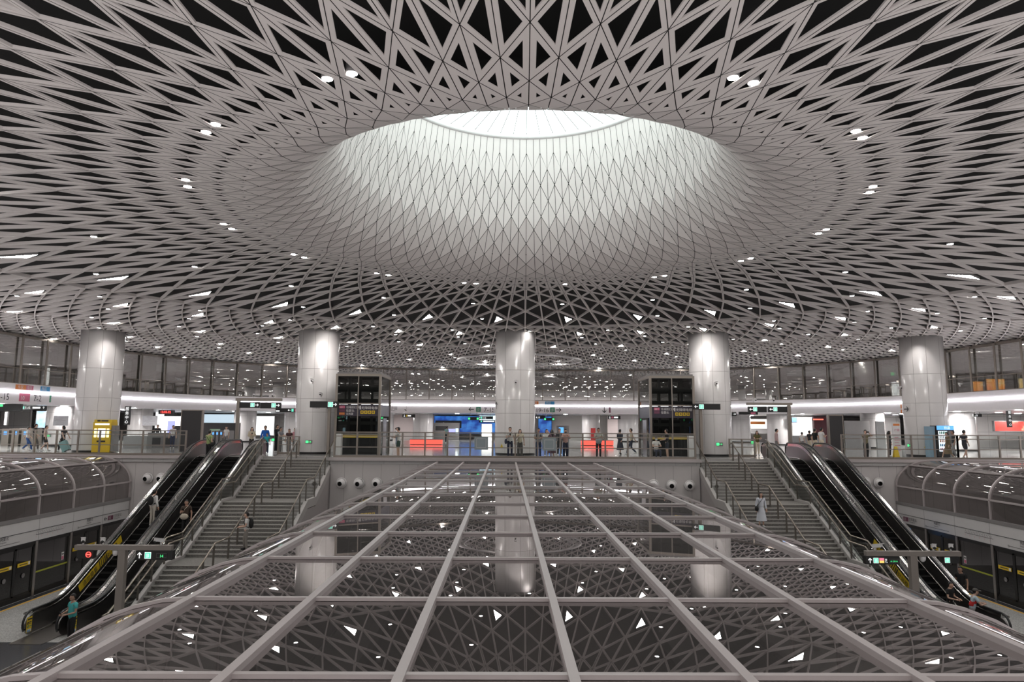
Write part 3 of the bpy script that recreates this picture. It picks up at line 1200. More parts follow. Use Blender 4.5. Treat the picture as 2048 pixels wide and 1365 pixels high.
def balustrade(parent, xin, xout, y0, y1, name, dirin):
    """solid steel side: inner panel at xin, deck reaching to xout, handrail loop on the inner edge"""
    ys = [y0 + (y1 - y0) * i / 60 for i in range(61)]
    N = 8
    # inner panel with rounded ends
    def end(yc, zc, r, a0, a1):
        return [(yc + r * math.cos(a0 + (a1 - a0) * i / N), zc + r * math.sin(a0 + (a1 - a0) * i / N)) for i in range(N + 1)]
    m = MB()
    s = 1 if dirin > 0 else -1
    m.stripX([(y, esc_z(y) - .28) for y in ys], [(y, esc_z(y) + .74) for y in ys], xin, xin - s * .05)
    for yc, zz, sg in ((y0, ZP, -1), (y1, 0, 1)):
        poly = [(yc, zz + .02), (yc, zz + .74)] + [(yc + sg * .36 * math.cos(a), zz + .38 + .36 * math.sin(a)) for a in [PI / 2 - PI * i / 10 for i in range(11)]]
        m.prismX(poly, xin, xin - s * .05)
    pn = m.build(name, M_ESCP, parent)
    # skirt strip: bright line where the steps meet the side
    m = MB(); m.stripX([(y, esc_z(y) + .05) for y in ys], [(y, esc_z(y) + .10) for y in ys], xin, xin + s * .02)
    m.build('skirt_trim', M_ESCD, pn)
    m = MB(); m.stripX([(y, esc_z(y) + .74) for y in ys], [(y, esc_z(y) + .80) for y in ys], xin + s * .01, xout)
    m.build('deck', M_ESCD, pn)
    m = MB()
    for i in range(2, 60, 6):
        y = ys[i]
        m.sphere(((xin + xout) / 2, y, esc_z(y) + .81), .035, 8, 6)
    m.build('deck_bolts', M_STEEL, pn)
    # handrail loop
    path = [(y0 - .30, ZP + .30)] + [(y0 + .46 * math.cos(a), ZP + .47 + .46 * math.sin(a)) for a in [PI * 1.15 - PI * .65 * i / 8 for i in range(9)]]
    path += [(y, esc_z(y) + .93) for y in ys[1:-1]]
    path += [(y1 + .46 * math.cos(a), .47 + .46 * math.sin(a)) for a in [PI / 2 - PI * .65 * i / 8 for i in range(9)]]
    hx = xin - s * .03
    m = MB()
    base = len(m.v)
    m.tube([(hx, y, z) for y, z in path], .042, 8)
    m.build('handrail', M_RUBBER, parent)
    m = MB()
    m.stripX([(y, esc_z(y) + .79) for y in ys], [(y, esc_z(y) + .90) for y in ys], hx - .018, hx + .018)
    m.build('handrail_guide', M_ESCD, parent)
    return pn


def escalator(name, label, xl, xr, dl, dr, stickers):
    y0, y1 = 27.3, 42.6
    t = thing(name, label, 'escalator', ((xl + xr) / 2, (y0 + y1) / 2, ZP))
    a = balustrade(t, xl, xl - dl, y0, y1, 'left_side_panel', 1)
    b = balustrade(t, xr, xr + dr, y0, y1, 'right_side_panel', -1)
    m = MB()
    y = y0 - .2
    m.b2(xl, xr, y0 - 1.2, y0 + 1.4, ZP, ZP + .03); m.build('lower_plate', M_STEEL, t); m = MB()
    steps = MB()
    yy = y0 + 1.4
    while yy < y1 - 1.4:
        z = esc_z(yy + .2)
        steps.b2(xl + .02, xr - .02, yy, yy + .405, z - .30, z)
        yy += .40
    steps.build('steps', mat('escalator_step_black', (.008, .008, .008), .8, spec=.1), t)
    st = MB()
    yy = y0 + 1.4
    while yy < y1 - 1.4:
        z = esc_z(yy + .2)
        st.b2(xl + .04, xr - .04, yy - .004, yy + .03, z - .01, z + .004)
        yy += .40
    st.build('step_edge_lines', mat('step_edge_grey', (.035, .033, .03), .7, spec=.2), t)
    m.b2(xl, xr, y1 - 1.4, y1 + .6, -.02, .02)
    m.build('upper_plate', M_STEEL, t)
    # underside
    ys = [y0 - .3 + (y1 - y0) * i / 40 for i in range(41)]
    m = MB(); m.stripX([(q, max(ZP - .05, esc_z(q) - 1.1)) for q in ys], [(q, esc_z(q) - .30) for q in ys], xl - min(dl, .3), xr + min(dr, .3))
    m.build('truss_cladding', M_STEEL, t)
    if stickers:
        stickers(t, a, b)
    return t


def yellow_notice(parent, fr_, w_=.3, h_=.56):
    m = MB()
    draw(m, fr_, [('rect', 0, 0, w_, h_, M_YEL), ('rect', .03, .02, w_ - .06, h_ * .17, M_WHITE), ('ring', w_ * .25, h_ * .62, .02, .05, M_INK), ('line', w_ * .45, h_ * .66, w_ * .9, h_ * .66, .03, M_INK),
                  ('line', w_ * .45, h_ * .56, w_ * .85, h_ * .56, .02, M_INK), ('ring', w_ * .25, h_ * .40, .02, .05, M_GREENP), ('line', w_ * .45, h_ * .40, w_ * .9, h_ * .40, .025, M_GREENP),
                  ('line', w_ * .1, h_ * .86, w_ * .9, h_ * .86, .05, M_INK), ('ring', w_ * .25, h_ * .1, .015, .04, M_BLUEP), ('ring', w_ * .55, h_ * .1, .015, .04, M_BLUEP)], .006)
    m.build('notice_sticker', None, parent)


def slope_banner(parent, x, s, ya, yb):
    """yellow warning band stuck along a side panel"""
    dy, dz = yb - ya, esc_z(yb) - esc_z(ya)
    L = math.hypot(dy, dz)
    rt = Vector((0, dy, dz)).normalized()
    if s < 0:
        fr_ = Frame((x, yb, esc_z(yb) + .30), -rt, Vector((0, -dz, dy)))
    else:
        fr_ = Frame((x, ya, esc_z(ya) + .30), rt, Vector((0, -dz, dy)))
    if fr_.n.x * s < 0:
        fr_.n = -fr_.n
    it = [('rect', 0, 0, L, .34, M_YEL), ('text', '请勿倚靠', .25, .05, .28, M_INK), ('text', '扶好站稳', L - 1.5, .05, .28, M_INK)]
    for i in range(5):
        it.append(('line', L * .45 + i * .14, .02, L * .45 + i * .14 + .05, .32, .05, M_INK))
    m = MB(); draw(m, fr_, it, .008)
    m.build('warning_banner', None, parent)


def notices_left(t, a, b):
    x = a.data.vertices[0].co.x + WPOS[a.name][0]
    yellow_notice(a, Frame((x, 27.0, ZP + .14), (0, 1, 0)))
    slope_banner(a, x, 1, 30.2, 33.2)


def notice_mid(t, a, b):
    x = a.data.vertices[0].co.x + WPOS[a.name][0]
    yellow_notice(a, Frame((x, 27.0, ZP + .14), (0, 1, 0)))


def notices_right(t, a, b):
    x = b.data.vertices[0].co.x + WPOS[b.name][0]
    yellow_notice(b, Frame((x, 27.3, ZP + .14), (0, -1, 0)))
    slope_banner(b, x, -1, 30.2, 33.2)


escalator('escalator', 'left-hand escalator of the left pair, a person in white riding up', -18.6, -17.4, .35, .245, notices_left)
escalator('escalator', 'escalator of the left pair next to the left staircase, a rider in brown on it', -16.9, -15.45, .245, .2, notice_mid)
escalator('escalator', 'escalator of the right pair next to the right staircase, empty of riders', 15.45, 16.9, .2, .245, notices_right)
escalator('escalator', 'right-hand escalator of the right pair, nearest the right track', 17.4, 18.6, .245, .35, None)

# ================================================================== STAIRCASES
M_GRAN = panel_mat('stair_granite', (.20, .19, .178), .55, 0, 0, 0, .01, (.1, .1, .1), 0, .32, 34)
M_NOSE = mat('stair_nosing', (.42, .40, .38), .5)
NR, RUN = 14, .29
FL = []                         # flights: (y top, z top)
yy, zz = 41.1, 0.0
for f in range(3):
    FL.append((yy, zz))
    yy -= NR * RUN
    zz += ZP / 3
    if f < 2:
        yy -= 1.45
YBOT = yy


def stair_z(y):
    for yt, zt in FL:
        if y >= yt: return zt
        if y >= yt - NR * RUN:
            return zt + (ZP / 3) * (yt - y) / (NR * RUN)
    return ZP


def stair_line(h):
    pts = [(41.25, h)]
    for yt, zt in FL:
        pts += [(yt - .02, zt + h), (yt - NR * RUN, zt + ZP / 3 + h)]
    pts.append((YBOT - .35, ZP + h))
    return pts


def staircase(sg, side):
    xi, xo = sg * 10.75, sg * 15.0
    t = thing('staircase', '%s granite staircase from the concourse down to the platform' % side, 'staircase', (sg * 12.9, 33, ZP))
    m = MB(); nz_ = MB()
    for yt, zt in FL:
        dz = ZP / 3 / NR
        for i in range(NR if zt > ZP * .6 else NR - 1):
            m.b2(xi, xo, yt - RUN * (i + 1) - .001, yt - RUN * i, zt + dz * (i + 1) - .5, zt + dz * (i + 1) if i < NR - 1 else zt + dz * (i + 1))
            nz_.b2(xi, xo, yt - RUN * i - .035, yt - RUN * i + .012, zt + dz * i - .03, zt + dz * i + .004)
    for f in (0, 1):
        ye = FL[f][0] - NR * RUN
        m.b2(xi, xo, FL[f + 1][0], ye, FL[f + 1][1] - .5, FL[f + 1][1])
    m.build('steps', M_GRAN, t)
    nz_.build('step_nosings', M_NOSE, t)
    for x0, x1, nm in ((sg * 10.62, sg * 10.80, 'inner_stringer'), (sg * 14.95, sg * 15.12, 'outer_stringer')):
        pts = stair_line(.12)
        m = MB(); m.use(mat('stringer_stone', (.40, .38, .37), .5))
        m.stripX([(y, z - .42) for y, z in pts], pts, x0, x1)
        s_ = m.build(nm, None, t)
    # solid side wall towards the canopy
    pts = stair_line(-.35)
    m = MB(); m.stripX([(y, ZP) for y, z in pts], [(y, max(z, ZP + .01)) for y, z in pts], sg * 10.66, sg * 10.76)
    m.build('side_wall', mat('stair_side_wall', (.36, .33, .325), .6), t)
    m = MB(); m.b2(sg * 10.63, sg * 10.67, 36.3, 36.75, -4.6, -4.0); m.build('wall_hatch', M_GREY, t)
    # balustrades of glass with steel handrail, both sides; centre handrail
    for nm, x, lab in (('glass_balustrade', sg * 10.72, 'glass balustrade with steel handrail on the canopy side of the %s staircase' % side),
                       ('glass_balustrade', sg * 15.02, 'glass balustrade with steel handrails between the %s staircase and the escalators' % side)):
        g = thing(nm, lab, 'balustrade', (x, 33, stair_z(33)))
        pts = stair_line(.12)
        m = MB(); m.stripX([(y, z + .06) for y, z in pts], [(y, z + .92) for y, z in pts], x - .008, x + .008)
        m.build('glass_panels', M_GLASS, g)
        for off, h in ((.0, 1.02), (-sg * .10 if abs(x) < 12 else -sg * .12, .78)):
            if abs(x) < 12 and h < 1:
                continue
            m = MB(); m.tube([(x + off, y, z + h) for y, z in pts], .034, 8)
            m.build('handrail', M_HAND, g)
        for yt, zt in FL:
            for i in range(5):
                y = yt - .1 - i * (NR * RUN - .1) / 4
                z = stair_z(y) + .1
                m = MB(); m.b2(x - .028, x + .028, y - .03, y + .03, z - .1, z + .98)
                m.build('post', M_POST, g)
    x = sg * 12.95
    g = thing('handrail', 'steel centre handrail running down the %s staircase' % side, 'handrail', (x, 33, stair_z(33)))
    pts = stair_line(.92)
    pts[0] = (41.3, .92)
    loop = [(x, 41.5, .62), (x, 41.55, .72), (x, 41.5, .88)]
    m = MB(); m.tube(loop + [(x, y, z) for y, z in pts], .036, 8)
    m.build('rail', M_HAND, g)
    for yt, zt in FL:
        for i in range(5):
            y = yt - .1 - i * (NR * RUN - .12) / 4
            m = MB(); m.b2(x - .034, x + .034, y - .03, y + .03, stair_z(y) - .05, stair_z(y) + .90)
            m.build('post', M_POST, g)


staircase(-1, 'left')
staircase(1, 'right')

# ================================================================== RAILINGS
def railing(label, pts, hts=1.50, group=None, panels=(), step=1.28):
    p0 = pts[0]
    t = thing('glass_railing', label, 'railing', (p0[0], p0[1], 0), group)
    g = MB(); tr = MB(); mr = MB(); lr = MB()
    for (xa, ya), (xb, yb) in zip(pts, pts[1:]):
        L = math.hypot(xb - xa, yb - ya)
        n = max(1, round(L / step))
        dx, dy = (xb - xa) / L, (yb - ya) / L
        tr.bar((xa, ya, hts - .03), (xb, yb, hts - .03), .09, .06)
        mr.bar((xa, ya, hts - .26), (xb, yb, hts - .26), .05, .05)
        lr.bar((xa, ya, .08), (xb, yb, .08), .10, .14)
        mr.bar((xa, ya, .62), (xb, yb, .62), .03, .05)
        for i in range(n + 1):
            x, y = xa + (xb - xa) * i / n, ya + (yb - ya) * i / n
            m = MB(); m.box((x, y, hts / 2), (.09, .075, hts), Matrix.Rotation(math.atan2(dy, dx), 3, 'Z'))
            m.build('post', M_BRONZE, t)
        r = Vector((dx, dy, 0)); nn = Vector((-dy, dx, 0))
        for z0_, z1_ in ((.15, hts - .28), (hts - .23, hts - .07)):
            g.bar((xa, ya, (z0_ + z1_) / 2), (xb, yb, (z0_ + z1_) / 2), .012, z1_ - z0_)
    g.build('glass_panels', M_GLASS, t)
    tr.build('top_rail', M_BRONZE, t)
    mr.build('mid_rails', M_BRONZE, t)
    lr.build('bottom_rail', M_BRONZE, t)
    for px0, px1, py0, py1 in panels:
        a = atY(px0, py0, p0[1] - .05); b = atY(px1, py1, p0[1] - .05)
        m = MB(); m.use(mat('frosted_panel', (.30, .36, .38), .5))
        m.b2(a.x, b.x, a.y - .01, a.y + .01, b.z, a.z)
        fr_ = Frame((a.x, a.y - .012, b.z), (1, 0, 0))
        ww, hh = b.x - a.x, a.z - b.z
        draw(m, fr_, [('line', .12, .12, ww - .12, .12, .02, M_WHITE), ('line', .12, hh - .12, ww - .12, hh - .12, .02, M_WHITE), ('line', .12, .12, .12, hh - .12, .02, M_WHITE), ('line', ww - .12, .12, ww - .12, hh - .12, .02, M_WHITE)], .004)
        m.build('frosted_notice', None, t)
    return t


railing('bronze framed glass railing across the middle, people leaning along it', [(-10.45, 39.9), (10.4, 39.9)], panels=((949, 976, 874, 900), (1085, 1112, 876, 902)))
railing('bronze framed glass railing on the left, above the left barrel roof', [(-40, 41.2), (-19.6, 41.2)])
railing('bronze framed glass railing on the right, above the right barrel roof', [(19.6, 41.25), (26.6, 41.25), (38, 41.25)])
railing('short glass railing at the head of the left staircase, behind the escalator', [(-14.9, 43.6), (-13.6, 43.6)], 1.15, step=.65)
railing('short glass railing at the head of the right staircase, behind the escalator', [(13.6, 43.6), (15.2, 43.6)], 1.15, step=.65)

# ================================================================== FAR SIDE OF THE CONCOURSE
def span(px0, py0, px1, py1, Y):
    a = atY(px0, py0, Y); b = atY(px1, py1, Y)
    return a.x, b.x, b.z, a.z          # x0 x1 z0 z1


def slab(name, label, cat, px0, py0, px1, py1, Y, m_, dep=.15, foot=False, group=None, frame=None, items=None, face=None):
    x0, x1, z0, z1 = span(px0, py0, px1, py1, Y)
    if foot:
        z0 = 0.0
    if Y > 58 and 3.0 < z1 < 4.0:
        z1 = 3.10
    t = thing(name, label, cat, ((x0 + x1) / 2, Y, z0), group)
    m = MB(); m.b2(x0, x1, Y, Y + dep, z0, z1)
    m.build('body', m_, t)
    if face is not None:
        m = MB(); e = min(.06, (x1 - x0) * .08)
        m.b2(x0 + e, x1 - e, Y - .012, Y - .002, z0 + e, z1 - e); m.build('screen', face, t)
    if frame is not None:
        m = MB(); f = .07
        m.b2(x0 - f, x0, Y - .03, Y + dep, z0, z1 + f); m.b2(x1, x1 + f, Y - .03, Y + dep, z0, z1 + f); m.b2(x0, x1, Y - .03, Y + dep, z1, z1 + f)
        m.build('frame', frame, t)
    if items:
        m = MB(); draw(m, Frame((x0, Y, z0), (1, 0, 0)), items(x1 - x0, z1 - z0), .016); m.build('lettering', None, t)
    return t


def noise_screen(name, c0, c1, e, scale, c2=None):
    """a lit picture: blotches of two or three colours"""
    m = bpy.data.materials.new(name)
    m.use_nodes = True
    nt = m.node_tree
    b = nt.nodes['Principled BSDF']
    tc = nt.nodes.new('ShaderNodeTexCoord')
    no = nt.nodes.new('ShaderNodeTexNoise'); no.inputs['Scale'].default_value = scale; no.inputs['Detail'].default_value = 3
    cr = nt.nodes.new('ShaderNodeValToRGB')
    cr.color_ramp.elements[0].position = .40; cr.color_ramp.elements[0].color = c0 + (1,)
    cr.color_ramp.elements[1].position = .60; cr.color_ramp.elements[1].color = c1 + (1,)
    if c2:
        q = cr.color_ramp.elements.new(.52); q.color = c2 + (1,)
    nt.links.new(tc.outputs['Object'], no.inputs['Vector']); nt.links.new(no.outputs['Fac'], cr.inputs[0])
    nt.links.new(cr.outputs[0], b.inputs['Emission Color'])
    b.inputs['Emission Strength'].default_value = e
    b.inputs['Base Color'].default_value = (.02, .02, .02, 1)
    return m


S_BLUE = noise_screen('blue_floral_screen', (.01, .05, .30), (.05, .22, .62), .55, .9)
S_SKYAD = noise_screen('sky_advert', (.10, .35, .62), (.80, .92, 1.0), 1.1, .5)
S_ORANGE = noise_screen('orange_advert', (1.0, .25, .02), (1.0, .75, .35), 1.0, .8, (1.0, .40, .06))
S_YELLOW = noise_screen('yellow_advert', (1.0, .55, .10), (1.0, .9, .55), 1.0, .5)
S_REDAD = noise_screen('red_advert', (.75, .04, .02), (1.0, .55, .35), .8, .7, (.9, .07, .05))
S_WHITE = mat('white_lit_panel', (.97, .98, 1.0), emit=1.25)
S_COOL = mat('cool_lit_panel', (.80, .93, 1.0), emit=1.0)
S_WARM = mat('warm_shop_light', (1.0, .95, .88), emit=1.1)
S_VIOLET = mat('violet_lit_panel', (.38, .40, .85), emit=.8)
S_TEALSC = mat('pale_blue_screen', (.55, .80, .95), emit=1.0)
S_PC = mat('screen_blue_lit', (.10, .35, .85), emit=.9)
M_PALEW = mat('pale_shop_wall', (.80, .77, .745), .5)
M_PINKLIT = mat('pink_lit_wall', (.80, .69, .67), .5)  # pink light on these walls is put into their colour
M_DKGREY = mat('dark_grey_board', (.035, .033, .035), .5)
M_COUNTER = mat('counter_grey', (.30, .30, .30), .4)
M_REDP = mat('red_glow_bench', (1.0, .10, .07), emit=.9)

# walls of the shops and passages behind (each a length of wall, standing on the floor)
for nm, px0, px1, Y, m_ in (('wall_shop_1', 0, 60, 74, M_WALLS), ('wall_shop_2', 318, 352, 90, M_PALEW), ('wall_shop_3', 508, 596, 92, M_WALLS), ('wall_shop_4', 782, 870, 92, M_PINKLIT),
                            ('wall_shop_5', 1104, 1215, 92, M_PALEW), ('wall_shop_6', 1215, 1290, 90, M_PINKLIT), ('wall_shop_7', 1455, 1540, 90, M_PALEW), ('wall_shop_8', 1740, 1800, 76, M_WALLS), ('wall_shop_9', 1940, 2060, 66, M_WALLS)):
    m = MB(); m.b2(fx(px0, Y), fx(px1, Y), Y, Y + .2, 0, 3.2)
    struct(m.build(nm, m_))

t = slab('display_wall', 'big blue floral display wall behind the red benches, left of middle column', 'display wall', 868, 828, 992, 869, 91, M_DKGREY, .3, face=S_BLUE)
x0, x1, z0, z1 = span(868, 828, 992, 869, 91)
for nm, it in (('dark_panel', ('rect', 0.2, .75, (x1 - x0) * .42, 1.0, M_DKGREY)), ('lettering', ('text', '深圳地铁', 1.7, 1.15, .34, M_SIGNW)), ('logo_mark', ('ring', 1.3, 1.28, .12, .2, M_SIGNW))):
    m = MB(); draw(m, Frame((x0, 91, z0), (1, 0, 0)), [it], .016 if nm == 'dark_panel' else .024); m.build(nm, None, t)
slab('display_wall', 'blue floral display wall seen just right of the middle column', 'display wall', 1076, 832, 1104, 869, 91, M_DKGREY, .3, face=S_BLUE)
slab('shop_kiosk', 'grey information kiosk with a small screen before the blue display wall', 'kiosk', 868, 846, 918, 872, 86, M_GREY, 1.0, True, face=None,
     items=lambda w_, h_: [('rect', .2, h_ * .55, w_ * .5, h_ * .25, M_DKGREY), ('rect', w_ * .55, h_ * .45, w_ * .3, h_ * .2, S_VIOLET)])
slab('information_screen', 'small pale blue information screen on a stand among the red chairs', 'screen', 911, 857, 917, 868, 68, M_GREY, .1, face=S_TEALSC)
slab('lit_shop', 'warm lit shop opening just left of the middle column', 'shop', 963, 848, 984, 884, 90, M_PALEW, .3, face=S_WARM)
slab('light_box', 'bright sky blue light box over the shop beside the middle column', 'light box', 958, 829, 992, 842, 84, M_GREY, .2, face=S_TEALSC)
for px, lab in ((820, 'left'), (1163, 'right')):
    x0, x1, z0, z1 = span(px, 881, px + 64, 889.5, 66)
    t = thing('glowing_bench', 'long low red glowing bench on the floor, %s of the middle column' % lab, 'bench', ((x0 + x1) / 2, 66, 0))
    m = MB(); m.b2(x0, x1, 66, 66.6, .05, .48); m.build('lit_body', M_REDP, t)
    m = MB(); m.b2(x0 - .05, x1 + .05, 65.95, 66.65, .48, .53); m.build('seat', M_GREY, t)
    m = MB(); m.b2(x0 + .05, x1 - .05, 66.05, 66.55, 0, .05); m.build('base', M_BLACK, t)
slab('low_counter', 'white low counter left of the red glowing bench', 'counter', 802, 881, 818, 889.5, 66.7, M_WHITE, .6, True)
slab('fire_cabinet', 'red fire extinguisher cabinet on the pillar right of middle column', 'cabinet', 1182, 857, 1191, 872, 82, mat('fire_red', (.55, .03, .03), .4), .3, True)
slab('grey_ticket_machine', 'grey machine with small blue screen right of the blue display wall', 'machine', 1114, 852, 1138, 884, 80, M_GREY, .8, True, items=lambda w_, h_: [('rect', w_ * .15, h_ * .55, w_ * .4, h_ * .35, S_PC)])

# left part
slab('advert_light_box', 'blue sky advert light box left of the pale pillar on the left', 'light box', 73, 822, 93, 857, 60, M_GREY, .3, face=S_SKYAD)
slab('light_column', 'bright white light slot beside the sky advert on the left', 'light', 10, 824, 13, 851, 62, M_GREY, .2, face=S_WHITE)
slab('glowing_wall', 'glowing white wall panel behind the red clock on the left', 'light box', 312, 812, 326, 878, 86, M_GREY, .3, face=S_WHITE)
slab('glowing_wall', 'glowing white and violet shop wall below the red clock', 'light box', 326, 832, 366, 872, 86, M_GREY, .3, face=S_WHITE, items=lambda w_, h_: [('rect', w_ * .25, .1, w_ * .35, h_ * .7, S_VIOLET), ('rect', w_ * .55, .1, w_ * .35, h_ * .45, M_GREY)])
slab('lit_shop', 'white lit shop behind the man in blue, upper left of left staircase', 'shop', 510, 832, 548, 872, 90, M_PALEW, .3, face=mat('soft_shop_light', (.9, .95, .95), emit=.75), items=lambda w_, h_: [('rect', w_ * .1, .2, w_ * .28, h_ * .4, S_COOL)])
slab('light_column', 'bright white light slot just left of the left inner column', 'light', 586, 828, 594, 872, 88, M_GREY, .2, face=S_WHITE)
slab('notice_board', 'tall blank black notice board in bronze frame left of left escalators', 'board', 365, 822, 399, 905, 47, M_DKGREY, .25, True, frame=M_BRONZE)
slab('notice_board', 'tall blank black notice board in bronze frame right of right escalators', 'board', 1658, 832, 1688, 912, 47, M_DKGREY, .25, True, frame=M_BRONZE)
for px, py, lab in ((300, 836, 'pale pillar left of the glowing wall'), (122, 836, 'pale pillar left of the yellow kiosk')):
    Y = 64.85 if px > 200 else 54.9
    x0, x1, z0, z1 = span(px - 14, py - 4, px + 14, py + 16, Y)
    t = thing('wall_map', 'grey printed map poster fixed on the ' + lab, 'poster', ((x0 + x1) / 2, Y, z0))
    m = MB(); m.b2(x0, x1, Y - .03, Y, z0, z1); m.build('sheet', mat('map_grey', (.36, .36, .38), .5), t)
    m = MB(); random.seed(3)
    draw(m, Frame((x0, Y - .03, z0), (1, 0, 0)), [('line', random.uniform(.1, .5), .1 + .1 * i, random.uniform(.6, x1 - x0 - .1), .1 + .1 * i, .02, M_GREY) for i in range(int((z1 - z0) * 9))], .004)
    m.build('print', None, t)
slab('information_counter', 'grey security counter behind the railing right of the yellow kiosk', 'counter', 247, 872, 292, 903, 52, M_COUNTER, .8, True)
slab('baggage_scanner', 'grey baggage scanner behind the railing, under the red clock', 'machine', 296, 866, 354, 900, 54, M_GREY, 1.0, True, items=lambda w_, h_: [('rect', .2, .2, w_ * .35, h_ * .5, M_DKGREY), ('rect', w_ * .6, .2, w_ * .3, h_ * .5, M_DKGREY), ('line', 0, h_ * .8, w_, h_ * .8, .05, M_STEEL)])
slab('ticket_booth', 'dark ticket booth counter with screens, behind the man in green', 'booth', 404, 846, 470, 880, 66, M_DKGREY, 1.2, True, items=lambda w_, h_: [('rect', w_ * .25, h_ * .45, w_ * .3, h_ * .25, mat('greenish_screen', (.2, .3, .2), emit=.4)), ('rect', w_ * .1, h_ * .2, w_ * .8, .1, M_GREY)])
slab('lit_shop', 'dim shop with pale lit ceiling strips behind the ticket booth', 'shop', 402, 828, 472, 848, 88, M_GREY, .3, face=mat('dim_cool_lit', (.55, .68, .78), emit=.6))
for i, px in enumerate((424, 432, 440, 448)):
    slab('fare_gate', '%s grey fare gate from the left near the man in green' % ORD[i], 'fare gate', px, 862, px + 4, 888, 58, M_GREY, 1.6, True, 'fare gates on the left', items=lambda w_, h_: [('rect', w_ * .2, h_ * .75, w_ * .6, h_ * .15, S_PC)])
for i, px in enumerate((4, 24, 44)):
    slab('fare_gate', '%s brown-grey fare gate from the left edge behind the railing' % ORD[i], 'fare gate', px, 858, px + 12, 886, 56, M_BRONZE, 1.6, True, 'fare gates at the left edge', items=lambda w_, h_: [('rect', w_ * .3, h_ * .65, w_ * .45, h_ * .2, S_PC)])

# right part
slab('lit_shop', 'bright white bakery shop front behind the right sign portal', 'shop', 1486, 838, 1536, 868, 86, M_PALEW, .3, face=mat('bakery_light', (1.0, .94, .86), emit=1.0), items=lambda w_, h_: [('rect', w_ * .2, h_ * .62, w_ * .7, h_ * .2, M_ORANGE), ('rect', 0, 0, w_, h_ * .35, M_WHITE)])
slab('lit_shop', 'white lit juice shop right of the right sign portal', 'shop', 1583, 830, 1627, 882, 80, M_PALEW, .3, face=mat('juice_light', (1.0, .95, .93), emit=.9))
slab('menu_screen', 'small blue hanging screen right of the right portal post', 'screen', 1583, 835, 1594, 846, 70, M_DKGREY, .1, face=S_PC)
slab('lit_shop', 'dark red shop front with a red lit name strip', 'shop', 1627, 826, 1656, 882, 79, mat('dark_red_shop', (.10, .02, .03), .5), .3, True)
slab('shop_sign', 'red lit strip sign on the dark red shop front', 'sign', 1625, 837, 1648, 842, 76, M_DKGREY, .15, face=mat('red_lit_strip', (1, .12, .08), emit=1.2))
slab('serving_counter', 'pale serving counter with customers in front of the juice shop', 'counter', 1587, 872, 1652, 893, 60, M_COUNTER, .8, True)
slab('grey_partition', 'grey partition wall behind the photographer', 'partition', 1690, 842, 1742, 900, 62, M_GREY, .2, True)
slab('grey_doorway', 'pale door leaf and frame right of the photographer', 'door', 1752, 843, 1772, 898, 60, M_COUNTER, .2, True)
slab('roll_up_banner', 'tall white banner with red lettering standing behind the right railing', 'banner', 1784, 846, 1804, 907, 44.5, M_WHITE, .06, True,
     items=lambda w_, h_: [('rect', w_ * .1, h_ * .91, w_ * .8, h_ * .06, M_ORANGE), ('text', '广告', w_ * .18, h_ * .76, w_ * .34, M_LINE10)] + [('line', w_ * .15, h_ * (.12 + .075 * i), w_ * (.85 if i % 2 else .65), h_ * (.12 + .075 * i), .03, M_LINE10) for i in range(8)])
t = thing('wet_floor_sign', 'yellow folding floor sign at the foot of the white banner', 'floor sign', (fx(1789, 43.6), 43.6, 0))
x = fx(1789, 43.6)
m = MB(); m.poly([(x - .18, 43.5, 0), (x + .18, 43.5, 0), (x + .1, 43.62, .72), (x - .1, 43.62, .72)]); m.build('front_board', M_YEL, t)
m = MB(); m.poly([(x - .18, 43.76, 0), (x + .18, 43.76, 0), (x + .1, 43.64, .72), (x - .1, 43.64, .72)]); m.build('rear_board', M_YEL, t)
slab('advert_light_box', 'red advert light box at the far right under the fascia', 'light box', 1988, 842, 2050, 864, 62, M_GREY, .3, face=S_REDAD)
slab('advert_screen', 'orange advert screen behind the upper glass on the right', 'advert', 1943, 762, 1968, 790, 52, M_GREY, .2, face=S_ORANGE)
slab('advert_screen', 'wide orange advert screen with white burst behind the upper glass', 'advert', 1970, 757, 2012, 788, 52, M_GREY, .2, face=S_ORANGE)
slab('advert_screen', 'yellow advert screen behind the upper glass at the right edge', 'advert', 2035, 756, 2058, 786, 52, M_GREY, .2, face=S_YELLOW)
slab('light_box', 'bright white panel behind the upper glass left of the right outer column', 'light box', 1781, 763, 1801, 796, 60, M_GREY, .2, face=S_WHITE)
slab('light_box', 'bright white panel behind the upper glass left of the left outer column', 'light box', 89, 735, 100, 772, 56, M_GREY, .2, face=S_WHITE)
slab('hanging_sign', 'small green and white exit 7 sign seen through the upper glass', 'sign', 1780, 744, 1803, 753, 60, M_DKGREY, .15, items=lambda w_, h_: [('rect', .05, h_ * .15, h_ * .7, h_ * .7, M_EXITG), ('text', '7.12', h_ * .9, h_ * .2, h_ * .8, M_SIGNW)])
for i, (px0, px1, Y) in enumerate(((262, 300, 70), (440, 466, 76), (560, 590, 82), (1500, 1530, 80), (1664, 1690, 70))):
    slab('upper_wall_panel', '%s pale wall panel from the left behind the upper glass' % ORD[i], 'wall panel', px0, 735, px1, 802, Y, M_PALEW, .2, group='pale panels behind the upper glass')

